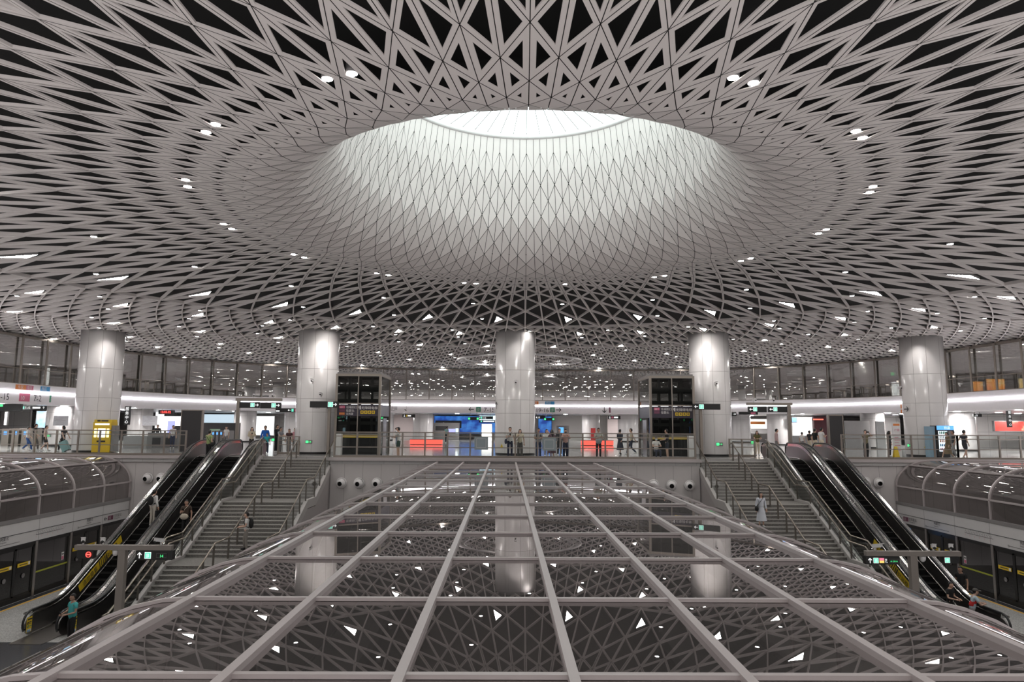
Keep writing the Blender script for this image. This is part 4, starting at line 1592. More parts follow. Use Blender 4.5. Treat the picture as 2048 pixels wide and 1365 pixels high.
# yellow kiosk at the foot of the left outer column
x0, x1, z0, z1 = span(188, 831, 219, 897, 43.9)
t = thing('vending_kiosk', 'bright yellow self-service kiosk at the foot of left outer column', 'vending machine', ((x0 + x1) / 2, 43.9, 0))
m = MB(); m.b2(x0, x1, 43.9, 44.6, .06, 1.95); m.build('cabinet', mat('kiosk_yellow', (.72, .48, .02), .35), t)
m = MB(); m.b2(x0 + .05, x1 - .05, 43.95, 44.55, 0, .06); m.build('base', M_BLACK, t)
m = MB(); m.b2(x0 + .05, x1 + .02, 43.9, 44.5, 1.95, 2.12); fr_ = Frame((x0 + .1, 43.9, 1.96), (1, 0, 0)); m.use(M_YEL)
m.build('top_sign', M_WHITE, t)
m = MB(); draw(m, fr_, [('rect', .15, .03, .2, .1, M_INK), ('line', .4, .08, .85, .08, .08, M_INK)], .01); m.build('sign_print', None, t)
m = MB(); m.b2(x0 + .12, x1 - .12, 43.885, 43.9, 1.78, 1.88); m.build('light_bar', S_WARM, t)
m = MB(); m.b2(x0 + .34, x1 - .34, 43.875, 43.9, 1.0, 1.55); m.build('screen', S_WHITE, t)
m = MB(); m.b2(x0 + .10, x0 + .26, 43.885, 43.9, 1.0, 1.55); m.b2(x1 - .26, x1 - .10, 43.885, 43.9, 1.0, 1.55); m.build('lamp_strips', mat('warm_yellow_lamp', (1, .85, .4), emit=1.2), t)
m = MB(); m.b2(x0 + .3, x1 - .3, 43.885, 43.9, .70, .80); m.build('slot', M_BLACK, t)
m = MB(); m.b2(x1 + .02, x1 + .22, 43.95, 44.5, .1, 1.75); tt = m.build('side_unit', M_GREY, t)

# drinks machine
x0, x1, z0, z1 = span(1872, 838, 1911, 906, 43.8)
t = thing('drinks_machine', 'lit drinks vending machine beside the right outer column', 'vending machine', ((x0 + x1) / 2, 43.8, 0))
m = MB(); m.b2(x0, x1, 43.8, 44.5, .05, 2.05); m.build('cabinet', M_DKGREY, t)
m = MB(); m.b2(x0, x1, 43.78, 43.8, 1.78, 2.05); m.build('header', S_PC, t)
m = MB(); draw(m, Frame((x0 + .45, 43.78, 1.82), (1, 0, 0)), [('text', '饮品', 0, .02, .2, M_SIGNW)], .006); m.build('lettering', None, t)
m = MB(); m.b2(x0 + .08, x0 + .66, 43.79, 43.8, .42, 1.72); m.build('lit_back', mat('fridge_light', (.8, .9, 1.0), emit=.9), t)
for r_ in range(5):
    m = MB()
    for c_ in range(5):
        cx_ = x0 + .15 + .11 * c_
        m.tube([(cx_, 43.74, .48 + .26 * r_), (cx_, 43.74, .60 + .26 * r_), (cx_, 43.74, .66 + .26 * r_)], [.035, .035, .015], 8)
    m.build('drinks_row', [M_LINE10, M_BLUEP, M_ORANGE, M_WHITE, M_GREENP][r_], t)
m = MB(); m.b2(x0 + .74, x1 - .08, 43.785, 43.8, .9, 1.72); m.build('control_panel', M_GREY, t)
m = MB(); m.b2(x0 - .45, x0 - .06, 43.9, 44.4, .05, 2.0); tag(m.build('side_kiosk', mat('kiosk_blue_grey', (.25, .38, .48), .5)), 'pale blue slim cabinet left of the drinks machine', 'cabinet')

# lower-ceiling downlights under the fascia; rear row added to brighten the back walls
dl1 = None
cnt = 0
for row, (off, n) in enumerate(((2.6, 17), (8.0, 16), (13.0, 15))):
    spots = []
    for i in range(n):
        f = (i + .5) / n
        q = f * (len(OUTLINE) - 1)
        a = int(q); u_ = q - a
        ox, oy = OUTLINE[a][0] * (1 - u_) + OUTLINE[min(a + 1, len(OUTLINE) - 1)][0] * u_, OUTLINE[a][1] * (1 - u_) + OUTLINE[min(a + 1, len(OUTLINE) - 1)][1] * u_
        b_ = OUTLINE[min(a + 1, len(OUTLINE) - 1)]; a_ = OUTLINE[max(0, min(a, len(OUTLINE) - 2))]
        tt = Vector((b_[0] - a_[0], b_[1] - a_[1])).normalized()
        spots.append((ox - tt.y * off, oy + tt.x * off))
    for i, (x, y) in enumerate(spots):
        if dl1 is None:
            m = MB(); m.lathe([(.25, .0), (.28, -.02), (.28, .03)], (0, 0, 0), 16); o = m.build('recessed_downlight', M_WHITE)
            m = MB(); m.lathe([(.001, -.006), (.25, -.006)], (0, 0, 0), 16); c = m.build('lens', mat('recessed_lamp', (1, .97, .95), emit=210.0), o)
            dl1 = (o, c)
        else:
            o = dl1[0].copy(); COL.objects.link(o); c = dl1[1].copy(); COL.objects.link(c); c.parent = o
        o.location = (x, y, FB - .0)
        tag(o, '%s recessed downlight from the left in the %s row under the lower ceiling' % (ORD[i], ('front', 'middle', 'rear')[row]), 'ceiling light', 'recessed downlights under the fascia')

# ================================================================== GLASS LIFTS
def lift(sg, side):
    xa, xb = sg * 10.95, sg * 8.3
    x0, x1 = min(xa, xb), max(xa, xb)
    ya, yb, zt = 42.0, 45.6, 5.0
    t = thing('glass_lift', 'dark glass lift shaft on the %s with purple sign band' % side, 'lift', ((x0 + x1) / 2, ya, 0))
    m = MB()
    for x in (x0, x1):
        for y in (ya, yb):
            m.box((x, y, zt / 2), (.14, .14, zt))
    m.build('corner_posts', M_BRONZE, t)
    m = MB(); m.b2(x0, x1, ya - .06, ya + .06, zt - .14, zt); m.b2(x0, x1, yb - .06, yb + .06, zt - .14, zt); m.b2(x0 - .06, x0 + .06, ya, yb, zt - .14, zt); m.b2(x1 - .06, x1 + .06, ya, yb, zt - .14, zt)
    m.b2(x0, x1, ya - .04, ya + .04, 3.14, 3.22); m.b2(x0, x1, ya - .04, ya + .04, 1.28, 1.36); m.b2((x0 + x1) / 2 - .03, (x0 + x1) / 2 + .03, ya - .05, ya + .05, 0, zt)
    m.build('front_bars', M_BRONZE, t)
    m = MB(); m.b2(x0, x1, ya, yb, zt, zt + .1); m.build('roof', M_GREY, t)
    m = MB()
    m.b2(x0 + .07, x1 - .07, ya - .01, ya + .01, .1, zt - .15); m.b2(x0 - .01, x0 + .01, ya + .07, yb - .07, .1, zt - .15); m.b2(x1 - .01, x1 + .01, ya + .07, yb - .07, .1, zt - .15)
    m.build('glass_walls', M_LIFTGL, t)
    for z0_, z1_, nm in ((4.05, 4.3, 'upper_beam'), (3.3, 3.45, 'middle_beam'), (1.9, 2.1, 'lower_beam')):
        m = MB(); m.b2(x0 + .1, x1 - .1, ya + .2, ya + .4, z0_, z1_); m.b2(x0 + .1, x1 - .1, yb - .5, yb - .35, z0_, z1_); m.build(nm, mat('lift_beam_grey', (.42, .41, .40), .5), t)
    for q in (.25, .5, .78):
        m = MB(); m.b2(x0 + q * (x1 - x0) - .07, x0 + q * (x1 - x0) + .07, ya + .5, ya + .62, 0, zt - .2); m.build('guide_rail', MT['lift_beam_grey'], t)
    m = MB(); m.b2(x0 + .5, x1 - .5, ya + 1.5, yb - .9, .15, 2.3); m.build('cabin', mat('lift_cabin_dark', (.03, .03, .032), .35), t)
    m = MB(); m.b2(x0 + .15, x1 - .15, ya + .3, ya + .5, .1, .45); m.build('buffer_beam', M_STEEL, t)
    m = MB(); m.use(mat('sign_band_purple', (.035, .028, .045), .4)); m.b2(x0 + .07, x1 - .07, ya - .03, ya - .012, 2.42, 3.12)
    m.b2((x1 if sg < 0 else x0) - .02, (x1 if sg < 0 else x0) + .02, ya + .1, yb - .1, 2.42, 3.12)
    bnd = m.build('sign_band', None, t)
    m = MB(); fr_ = Frame((x0 + .12, ya - .032, 2.42), (1, 0, 0))
    it = [('rect', .08, .46, .34, .16, M_LINE10), ('text', '10', .12, .48, .15, M_WHITE), ('text', '往福田口岸', .5, .47, .17, M_WHITE), ('rect', .08, .26, .34, .14, M_LINE11), ('text', '往碧头', .5, .26, .17, M_WHITE),
          ('text', '无障碍电梯', 1.42, .42, .2, M_WHITE), ('rect', 1.32, .40, .07, .22, M_WHITE)]
    if sg < 0:
        it += [('rect', .08, .07, .34, .14, M_ORANGE), ('text', '往岗厦', .5, .07, .15, M_WHITE)]
    for i in range(4):
        it += [('rect', 1.38 + .23 * i, .14, .19, .19, M_YEL), ('ring', 1.475 + .23 * i, .235, .02, .055, M_INK)]
    draw(m, fr_, it, .006)
    m.build('lettering', None, bnd)
    m = MB(); m.b2(x0 + .07, x1 - .07, ya - .025, ya - .012, 1.12, 1.25); m.build('yellow_strip', M_YEL, t)
    sx = x1 if sg < 0 else x0
    m = MB(); m.b2(sx - .03, sx + .03, ya + 1.2, ya + 2.4, 0, 2.3); m.build('door', M_STEEL, t)
    m = MB(); m.b2(x0 + .1, x1 - .1, ya - .05, yb, 0, .1); m.build('sill', M_GREY, t)


lift(-1, 'left')
lift(1, 'right')
for sg, side in ((-1, 'left'), (1, 'right')):
    m = MB(); m.b2(sg * 10.72, sg * 10.42, 41.3, 41.7, 0, 1.35)
    tag(m.build('call_post', M_WHITE), 'white call post in front of the %s glass lift' % side, 'post')
    t = thing('frame_post', 'bronze post holding the exit sign next to the %s glass lift' % side, 'post', (sg * 11.25, 41.6, 0))
    m = MB(); m.b2(sg * 11.17, sg * 11.33, 41.5, 41.7, 0, 3.3); m.build('upright', M_BRONZE, t)

# ================================================================== SIGNS
def exit_sq(x, y, s_, lit=True):
    g = M_SIGNG if lit else M_GREENP
    wt = M_SIGNW if lit else M_WHITE
    return [('rect', x, y, s_, s_, wt), ('rect', x + s_ * .05, y + s_ * .05, s_ * .90, s_ * .90, g), ('text', '出', x + s_ * .24, y + s_ * .38, s_ * .52, wt), ('text', 'EXIT', x + s_ * .24, y + s_ * .14, s_ * .22, wt)]


# exit signs beside the inner columns
x0, x1, z0, z1 = span(620, 803, 676, 816, 41.2)
w_, h_ = x1 - x0, z1 - z0
board('hanging_exit_sign', 'black exit sign with right arrow in front of the left inner column', 'sign', Frame((x0, 41.2, z0), (1, 0, 0)), w_, h_, .2, M_BLACK, exit_sq(w_ * .64, h_ * .1, h_ * .8) + [('arrow', 'r', w_ * .89, h_ * .5, h_ * .62, M_SIGNW)])
x0, x1, z0, z1 = span(1386, 808, 1441, 820, 41.2)
w_, h_ = x1 - x0, z1 - z0
board('hanging_exit_sign', 'black exit sign with left arrow in front of the right inner column', 'sign', Frame((x0, 41.2, z0), (1, 0, 0)), w_, h_, .2, M_BLACK, exit_sq(w_ * .22, h_ * .1, h_ * .8) + [('arrow', 'l', w_ * .11, h_ * .5, h_ * .62, M_SIGNW)])
# portals over the heads of the escalators
for side, pa, pb, py, post, spans in (('left', 475, 561, 802, 475, ((479, 519, 804.5, 816.5, 'r'), (521, 561, 805, 817.5, 'r'))), ('right', 1496, 1581, 811, 1579, ((1497, 1534, 813.5, 825, 'l'), (1537, 1575, 813.5, 825, 'l')))):
    Y = 43.8
    xa, xb = fx(pa, Y, py), fx(pb, Y, py)
    z = atY(pa, py, Y).z
    xp = fx(post, Y)
    t = thing('sign_portal', 'bronze sign portal over the head of the %s escalators' % side, 'portal', (xp, Y, 0))
    m = MB(); m.b2(xp - .09, xp + .09, Y - .1, Y + .1, 0, z); m.build('post', M_BRONZE, t)
    xq = xb - .1 if side == 'left' else xa + .1
    m = MB(); m.b2(xa - .09, xb + .09, Y - .1, Y + .1, z, z + .17); m.build('beam', M_BRONZE, t)
    for i, (sa, sb, ya_, yb_, dr) in enumerate(spans):
        x0, x1, z0, z1 = span(sa, ya_, sb, yb_, Y - .15)
        w_, h_ = x1 - x0, z1 - z0
        it = (exit_sq(w_ * .55, h_ * .15, h_ * .7) + [('arrow', 'r', w_ * .87, h_ * .5, h_ * .6, M_SIGNW)]) if dr == 'r' else (exit_sq(w_ * .25, h_ * .15, h_ * .7) + [('arrow', 'l', w_ * .13, h_ * .5, h_ * .6, M_SIGNW)])
        board('hanging_exit_sign', '%s black exit sign under the %s sign portal' % ('left' if i == 0 else 'right', side), 'sign', Frame((x0, Y - .15, z0), (1, 0, 0)), w_, h_, .18, M_BLACK, it)
# CCTV domes and bullets
cam_proto = None


def cctv(p, yaw, label):
    global cam_proto
    if cam_proto is None:
        t = thing('security_camera', label, 'security camera', (0, 0, 0), 'white security cameras')
        m = MB(); m.tube([(0, 0, 0), (0, 0, .12)], .03, 8); m.sphere((0, 0, .12), .045, 8, 6); a = m.build('mount', M_WHITE, t)
        m = MB(); m.box((0, -.08, .18), (.12, .34, .11), Matrix.Rotation(R(-12), 3, 'X')); m.box((0, -.10, .245), (.14, .40, .015), Matrix.Rotation(R(-12), 3, 'X')); b = m.build('housing', M_WHITE, t)
        m = MB(); m.lathe([(.001, -.262), (.045, -.262), (.05, -.24)], (0, 0, .14), 12, 'y'); c = m.build('lens', M_BLACK, t)
        cam_proto = (t, [a, b, c])
    else:
        t = cam_proto[0].copy(); COL.objects.link(t)
        for q in cam_proto[1]:
            c = q.copy(); COL.objects.link(c); c.parent = t
    t.location = p
    t.rotation_euler = (0, 0, yaw)
    t['label'] = label
    return t


for px, py, yaw, lab in ((507, 801, .4, 'left camera on top of the left sign portal'), (549, 801, -.3, 'right camera on top of the left sign portal'), (1507, 809.5, .3, 'left camera on top of the right sign portal'), (1548, 809.5, -.4, 'right camera on top of the right sign portal')):
    p = atY(px, py, 43.8); p.z = atY(475 if px < 1000 else 1496, 802 if px < 1000 else 811, 43.8).z + .17
    cctv(p, yaw, 'white security ' + lab)

# platform gantries with line and exit signs
for side, pa, pb, py, post in (('left', 152, 345, 1092, 243), ('right', 1730, 1919, 1104, 1827)):
    Y = 24.0
    xa, xb, xp = fx(pa, Y, py), fx(pb, Y, py), fx(post, Y, 1150)
    z = atY(pa, py + 8, Y).z
    t = thing('sign_gantry', 'grey T-shaped sign gantry standing on the %s platform' % side, 'gantry', (xp, Y, ZP))
    m = MB(); m.b2(xp - .12, xp + .12, Y - .1, Y + .1, ZP, z); m.build('post', mat('gantry_grey', (.27, .24, .22), .5, .3), t)
    m = MB(); m.b2(xa, xb, Y - .09, Y + .09, z, z + .16); m.build('beam', MT['gantry_grey'], t)
    if side == 'left':
        sp = ((154, 185, 1102, 1117, [('ring', None, None, None, None, None)]), (272, 343, 1102, 1120, None))
        x0, x1, z0, z1 = span(154, 1101, 186, 1118, Y - .12); z1 = min(z1, z - .005); w_, h_ = x1 - x0, z1 - z0
        board('platform_sign', 'black sign with red no-entry ring on the left gantry', 'sign', Frame((x0, Y - .12, z0), (1, 0, 0)), w_, h_, .2, M_BLACK, [('ring', w_ * .72, h_ * .5, h_ * .27, h_ * .36, M_RED), ('line', w_ * .72 - h_ * .26, h_ * .5, w_ * .72 + h_ * .26, h_ * .5, .04, M_RED)])
        x0, x1, z0, z1 = span(272, 1101, 344, 1121, Y - .12); z1 = min(z1, z - .005); w_, h_ = x1 - x0, z1 - z0
        board('platform_sign', 'black sign with up arrow and green exit square on the left gantry', 'sign', Frame((x0, Y - .12, z0), (1, 0, 0)), w_, h_, .2, M_BLACK, [('arrow', 'u', w_ * .11, h_ * .52, h_ * .66, M_SIGNW)] + exit_sq(w_ * .25, h_ * .15, h_ * .7) + [('rect', w_ * .57, h_ * .26, w_ * .28, h_ * .48, M_GREY), ('rect', w_ * .575, h_ * .29, w_ * .27, h_ * .42, M_BLACK), ('text', '14', w_ * .66, h_ * .30, h_ * .44, M_EXITG)])
        cs_ = ((166, 0.5), (206, .4), (322, -.4))
    else:
        x0, x1, z0, z1 = span(1731, 1111, 1800, 1130, Y - .12); z1 = min(z1, z - .005); w_, h_ = x1 - x0, z1 - z0
        board('platform_sign', 'black sign with up arrow, line and exit squares on the right gantry', 'sign', Frame((x0, Y - .12, z0), (1, 0, 0)), w_, h_, .2, M_BLACK, [('arrow', 'u', w_ * .12, h_ * .5, h_ * .66, M_SIGNW)] + exit_sq(w_ * .22, h_ * .17, h_ * .66) + [('rect', w_ * .39, h_ * .52, w_ * .14, h_ * .3, mat('sign_lit_pink', (.75, .2, .3), emit=.7)), ('rect', w_ * .39, h_ * .2, w_ * .14, h_ * .3, mat('sign_lit_orange', (.9, .6, .15), emit=.7)), ('text', '往', w_ * .55, h_ * .5, h_ * .3, M_SIGNW), ('text', 'To', w_ * .55, h_ * .22, h_ * .28, M_SIGNW), ('rect', w_ * .68, h_ * .22, w_ * .28, h_ * .5, M_GREY), ('rect', w_ * .685, h_ * .26, w_ * .27, h_ * .42, M_BLACK), ('text', '←14→', w_ * .70, h_ * .32, h_ * .34, M_EXITG)])
        x0, x1, z0, z1 = span(1887, 1110, 1919, 1128, Y - .12); z1 = min(z1, z - .005); w_, h_ = x1 - x0, z1 - z0
        board('platform_sign', 'black sign with one green exit square at the end of the right gantry', 'sign', Frame((x0, Y - .12, z0), (1, 0, 0)), w_, h_, .2, M_BLACK, exit_sq(w_ * .05, h_ * .1, h_ * .78))
        cs_ = ((1751, 0.4), (1867, -.4), (1902, -.5))
    for i, (px, yaw) in enumerate(cs_):
        cctv((fx(px, Y, py), Y, z + .16), yaw, 'white security camera, %s of three on the %s platform gantry' % (ORD[i], side))
    m = MB(); m.lathe([(.1, .02), (.1, -.06), (.085, -.12), (.04, -.165), (.001, -.17)], (xp - .25 if side == 'left' else xp + .35, Y, z - .03), 14)
    tag(m.build('dome_camera', M_WHITE), 'white dome camera under the beam of the %s platform gantry' % side, 'security camera')

# lettering on the curved white fascia
def on_fascia(px, z):
    d = ray(px, 820)
    best = None
    for (xa, ya), (xb, yb) in zip(OUTLINE, OUTLINE[1:]):
        ex, ey = xb - xa, yb - ya
        det = d.x * (-ey) + d.y * ex
        if abs(det) < 1e-9:
            continue
        rx, ry = xa - CAM.x, ya - CAM.y
        tt = (rx * (-ey) + ry * ex) / det
        uu = (d.x * ry - d.y * rx) / det
        if tt > 0 and -1e-6 <= uu <= 1 + 1e-6 and (best is None or tt < best[0]):
            best = (tt, Vector((ex, ey, 0)).normalized())
    tt, r_ = best
    return Frame((CAM.x + d.x * tt, CAM.y + d.y * tt, z), r_)


for lab, px, z, items in (
        ('dark 7-15 exit lettering with left arrow, left of the middle column', 935, 3.26, [('arrow', 'l', .4, .31, .58, M_INK)] + exit_sq(.9, .03, .56, False) + [('text', '7-15', 1.75, .05, .66, M_INK)]),
        ('dark 19-16 exit lettering with right arrow, right of the middle column', 1071, 3.26, [('text', '19-16', 0, .05, .62, M_INK)] + exit_sq(1.55, .03, .56, False) + [('arrow', 'r', 2.5, .31, .58, M_INK)]),
        ('down arrow lettering on the fascia right of the left glass lift', 781, 3.26, [('text', '沙田', 0, .24, .36, M_INK), ('text', 'Shatian', .05, .05, .16, M_INK), ('arrow', 'd', 1.7, .3, .6, M_INK)]),
        ('down arrow with line 11 square and 往碧头 To Bitou lettering', 1203, 3.26, [('arrow', 'd', .3, .3, .62, M_INK), ('rect', .8, .02, .6, .58, M_LINE11), ('text', '11', .88, .14, .42, M_WHITE), ('text', '往碧头', 1.48, .27, .40, M_INK), ('text', 'To Bitou', 1.5, .03, .2, M_INK)]),
        ('orange and blue area tags on the fascia right of the middle column', 1069, 4.15, [('rect', 0, 0, .42, .32, M_ORANGE), ('text', '区', .05, .05, .28, M_WHITE), ('rect', 1.15, 0, 1.0, .32, M_BLUEP), ('text', '西区', 1.22, .05, .28, M_WHITE)]),
        ('large 15 and pink line 10 lettering at the left end of the fascia', 2, 3.32, [('text', '-15', -.2, .08, .62, M_INK), ('rect', 1.5, .03, 1.2, .55, M_LINE10), ('text', '10', 1.6, .12, .42, M_WHITE), ('text', '往福田口岸', 2.95, .3, .24, M_INK), ('text', 'To Futian', 2.95, .08, .16, M_INK), ('line', 4.9, .05, 4.9, .55, .03, M_INK)]),
        ('7-2 exit lettering with slanting arrow at the left end of the fascia', 64, 3.32, [('text', '7-2', 0, .08, .62, M_INK)] + exit_sq(1.6, .03, .54, False) + [('arrow', 'dr', 2.7, .3, .6, M_INK)]),
        ('orange, red and blue area tags at the left end of the fascia', 26, 4.16, [('rect', 0, 0, 1.0, .32, M_ORANGE), ('text', '东区', .2, .05, .28, M_WHITE), ('rect', 1.0, 0, .7, .32, M_LINE10), ('text', '南区', 1.05, .05, .28, M_WHITE), ('rect', 2.4, 0, 1.0, .32, M_BLUEP), ('text', '西区', 2.5, .05, .28, M_WHITE)])):
    m = MB()
    draw(m, on_fascia(px, z), items, .02)
    tag(m.build('wall_lettering', None), lab, 'lettering')

# lettering on columns
def on_column(x, y, px, z, r=1.33):
    d = ray(px, 830)
    n_ = Vector((d.x, d.y)); n_.normalize()
    v = Vector((x - CAM.x, y - CAM.y))
    tca = v.dot(n_); d2 = v.length_squared - tca * tca
    th = math.sqrt(max(0, r * r - d2))
    p = Vector((CAM.x, CAM.y)) + n_ * (tca - th)
    nn = (p - Vector((x, y))).normalized()
    return Frame((p.x, p.y, z), (-nn.y, nn.x, 0))


c1, c2, c3, c4, c5 = [(c[0], c[1]) for c in COLS]
for nm, lab, cat, fr_, items in (
        ('wall_lettering', 'line 11 direction 往碧头 To Bitou lettering on the left inner column', 'lettering', on_column(*c2, 621, 2.85), [('text', '往碧头', 0, .2, .30, M_INK), ('text', 'To Bitou', .1, .05, .14, M_INK)]),
        ('wall_lettering', 'slanting black arrow on the left inner column under the exit sign', 'lettering', on_column(*c2, 655, 2.95), [('arrow', 'dl', .1, .15, .5, M_INK)]),
        ('wall_lettering', 'up arrow at the left edge of the middle column', 'lettering', on_column(*c3, 993, 3.0), [('arrow', 'u', .0, .2, .5, M_INK)]),
        ('wall_lettering', 'black right arrow with orange tags on the outer right column', 'lettering', on_column(*c5, 1812, 2.85), [('arrow', 'r', .1, .3, .5, M_INK), ('rect', -.55, .35, .16, .28, M_ORANGE), ('rect', -.55, .0, .16, .28, M_ORANGE)])):
    m = MB(); draw(m, fr_, items, .012); tag(m.build(nm, None), lab, cat)
for lab, fr_ in (('green running-man exit light low on the left inner column', on_column(*c2, 613, .68)), ('green exit light low on the right inner column', on_column(*c4, 1430, .68)), ('green exit light low on the outer right column', on_column(*c5, 1811, .62)),
                 ('green exit light low on the outer left column', on_column(*c1, 232, .62)), ('green exit light on the pale pillar left of the kiosk', on_column(BACKC[0][0], BACKC[0][1], 97, .75, 1.02)),
                 ('green exit light on the wall behind the left stairhead railing', Frame((fx(544, 47), 47, .72), (1, 0, 0))), ('green exit light behind the right stairhead railing', Frame((fx(1500, 47), 47, .72), (1, 0, 0)))):
    board('exit_light', lab, 'exit light', fr_, .44, .22, .05, M_GREY, [('rect', .03, .03, .18, .16, M_EXITG), ('arrow', 'r', .32, .11, .16, M_EXITG)])
for lab, fr_ in (('small yellow hazard triangle low on the middle column', on_column(*c3, 1004, .5)), ('small yellow hazard triangle low on the outer right column', on_column(*c5, 1848, .6))):
    m = MB(); m.use(M_YEL); m.poly([fr_.p(-.12, 0, .012), fr_.p(.12, 0, .012), fr_.p(0, .24, .012)]); m.use(M_INK); m.poly([fr_.p(-.02, .05, .018), fr_.p(.02, .05, .018), fr_.p(0, .17, .018)])
    tag(m.build('hazard_sticker', None), lab, 'sticker')
for lab, c, px, z in (('white camera halfway up the right inner column', c4, 1432, 4.5), ('white lamp-shaped camera on the left inner column', c2, 640, 3.65), ('small grey loudspeaker halfway up the middle column', c3, 1031, 4.5), ('white camera on the left edge of the outer right column', c5, 1806, 4.45), ('white camera high on the left inner column', c2, 623, 4.5)):
    fr_ = on_column(*c, px, z)
    cctv(fr_.p(0, 0, .12), 0, lab)

# hanging signs and clock
def hang(px0, py0, px1, py1, Y, name, label, cat, items, bg=M_BLACK, hang_=None):
    x0, x1, z0, z1 = span(px0, py0, px1, py1, Y)
    w_, h_ = x1 - x0, z1 - z0
    top = FB if Y > 50 else z1 + .2
    return board(name, label, cat, Frame((x0, Y, z0), (1, 0, 0)), w_, h_, .16, bg, items(w_, h_), hang=max(0.0, (top - z1) if hang_ is None else hang_))


hang(317, 820.5, 348, 829, 62, 'digital_clock', 'red digital clock reading 12:55:32 left of the left escalators', 'clock', lambda w_, h_: [('text', '12:55:32', w_ * .13, h_ * .24, h_ * .74, M_RED)])
hang(0, 808, 42, 823, 48, 'hanging_sign', 'plain black hanging sign at the left edge below the fascia', 'sign', lambda w_, h_: [('rect', .02, h_ * .6, .2, h_ * .3, M_EXITG)])
hang(40, 812, 91, 820, 50, 'hanging_sign', 'black hanging sign reading 7-15 with green square and arrows on the left', 'sign', lambda w_, h_: [('arrow', 'l', w_ * .05, h_ * .5, h_ * .6, M_SIGNW), ('rect', w_ * .1, h_ * .15, w_ * .08, h_ * .7, M_SIGNG), ('text', '7-15', w_ * .2, h_ * .2, h_ * .8, M_SIGNW), ('line', w_ * .5, h_ * .5, w_ * .8, h_ * .5, .12, M_SIGNW), ('arrow', 'u', w_ * .93, h_ * .5, h_ * .65, M_SIGNW)])
hang(805, 829, 830, 835.5, 74.5, 'hanging_sign', 'small black sign with down arrow left of the blue display wall', 'sign', lambda w_, h_: [('arrow', 'd', w_ * .15, h_ * .5, h_ * .7, M_SIGNW), ('rect', w_ * .27, h_ * .2, w_ * .12, h_ * .6, M_YEL), ('line', w_ * .42, h_ * .5, w_ * .68, h_ * .5, .12, M_SIGNW)])
hang(1216, 832, 1241, 839, 74.5, 'hanging_sign', 'small black sign with pink square left of the right glass lift', 'sign', lambda w_, h_: [('arrow', 'd', w_ * .15, h_ * .5, h_ * .7, M_SIGNW), ('rect', w_ * .27, h_ * .2, w_ * .17, h_ * .6, M_LINE10), ('line', w_ * .48, h_ * .5, w_ * .8, h_ * .5, .15, M_SIGNW)])
hang(958, 833, 986, 839, 76, 'hanging_sign', 'dark sign with exit number left of the middle column, upper of two', 'sign', lambda w_, h_: [('arrow', 'l', w_ * .05, h_ * .5, h_ * .6, M_SIGNW), ('rect', w_ * .12, h_ * .2, w_ * .1, h_ * .6, M_SIGNG), ('text', '7.12', w_ * .26, h_ * .2, h_ * .7, M_SIGNW)])
hang(958, 841, 992, 846, 76.5, 'hanging_sign', 'dark sign with pictograms left of the middle column, lower of two', 'sign', lambda w_, h_: [('rect', w_ * .1, h_ * .2, w_ * .08, h_ * .6, M_SIGNG), ('line', w_ * .25, h_ * .5, w_ * .9, h_ * .5, .12, M_SIGNW)], hang_=.5)
hang(936, 834.5, 958, 841, 70, 'gate_sign', 'black lane sign with two green lights left of the middle column', 'sign', lambda w_, h_: [('rect', .02, h_ * .2, h_ * .6, h_ * .6, M_EXITG), ('rect', w_ - h_ * .7, h_ * .2, h_ * .6, h_ * .6, M_EXITG)])
hang(1088, 836, 1109, 842, 70, 'gate_sign', 'black lane sign with two green lights right of the middle column', 'sign', lambda w_, h_: [('rect', .02, h_ * .2, h_ * .6, h_ * .6, M_EXITG), ('rect', w_ - h_ * .7, h_ * .2, h_ * .6, h_ * .6, M_EXITG)])
hang(1070, 832, 1090, 838.5, 76, 'hanging_sign', 'dark exit number sign at the right edge of the middle column', 'sign', lambda w_, h_: [('text', '8.13', w_ * .1, h_ * .2, h_ * .75, M_SIGNW)])
hang(551, 817, 593, 825, 60, 'hanging_sign', 'black sign with left arrow and green square left of the left inner column', 'sign', lambda w_, h_: [('arrow', 'l', w_ * .65, h_ * .5, h_ * .7, M_SIGNW), ('rect', w_ * .76, h_ * .15, w_ * .1, h_ * .7, M_SIGNG), ('rect', w_ * .9, h_ * .15, w_ * .1, h_ * .7, M_LINE10), ('line', .05, h_ * .3, w_ * .2, h_ * .3, .1, M_SIGNW)])
hang(1478, 824, 1516, 830, 60, 'hanging_sign', 'black hanging sign right of the right inner column', 'sign', lambda w_, h_: [('rect', w_ * .62, h_ * .2, w_ * .25, h_ * .6, M_LINE10)])
hang(1464, 825, 1473, 832.5, 58, 'hanging_sign', 'small black right-arrow sign at the edge of the right inner column', 'sign', lambda w_, h_: [('arrow', 'r', w_ * .55, h_ * .5, h_ * .7, M_SIGNW)])
hang(1947, 828, 1964, 834.5, 54, 'hanging_sign', 'small black lit sign right of the drinks machine', 'sign', lambda w_, h_: [('text', '-15', w_ * .1, h_ * .2, h_ * .75, M_SIGNW)])
for px0, px1, py0, py1, Y, lab in ((250, 258, 813, 850, 52, 'left, right of the outer left column'), (2014, 2025, 820, 855, 52, 'far right')):
    hang(px0, py0, px1, py1, Y, 'vertical_sign', 'tall narrow black sign with white characters on the ' + lab, 'sign', lambda w_, h_: [('text', c_, w_ * .15, h_ * (.78 - .23 * i), w_ * .7, M_SIGNW) for i, c_ in enumerate('服务中心')])

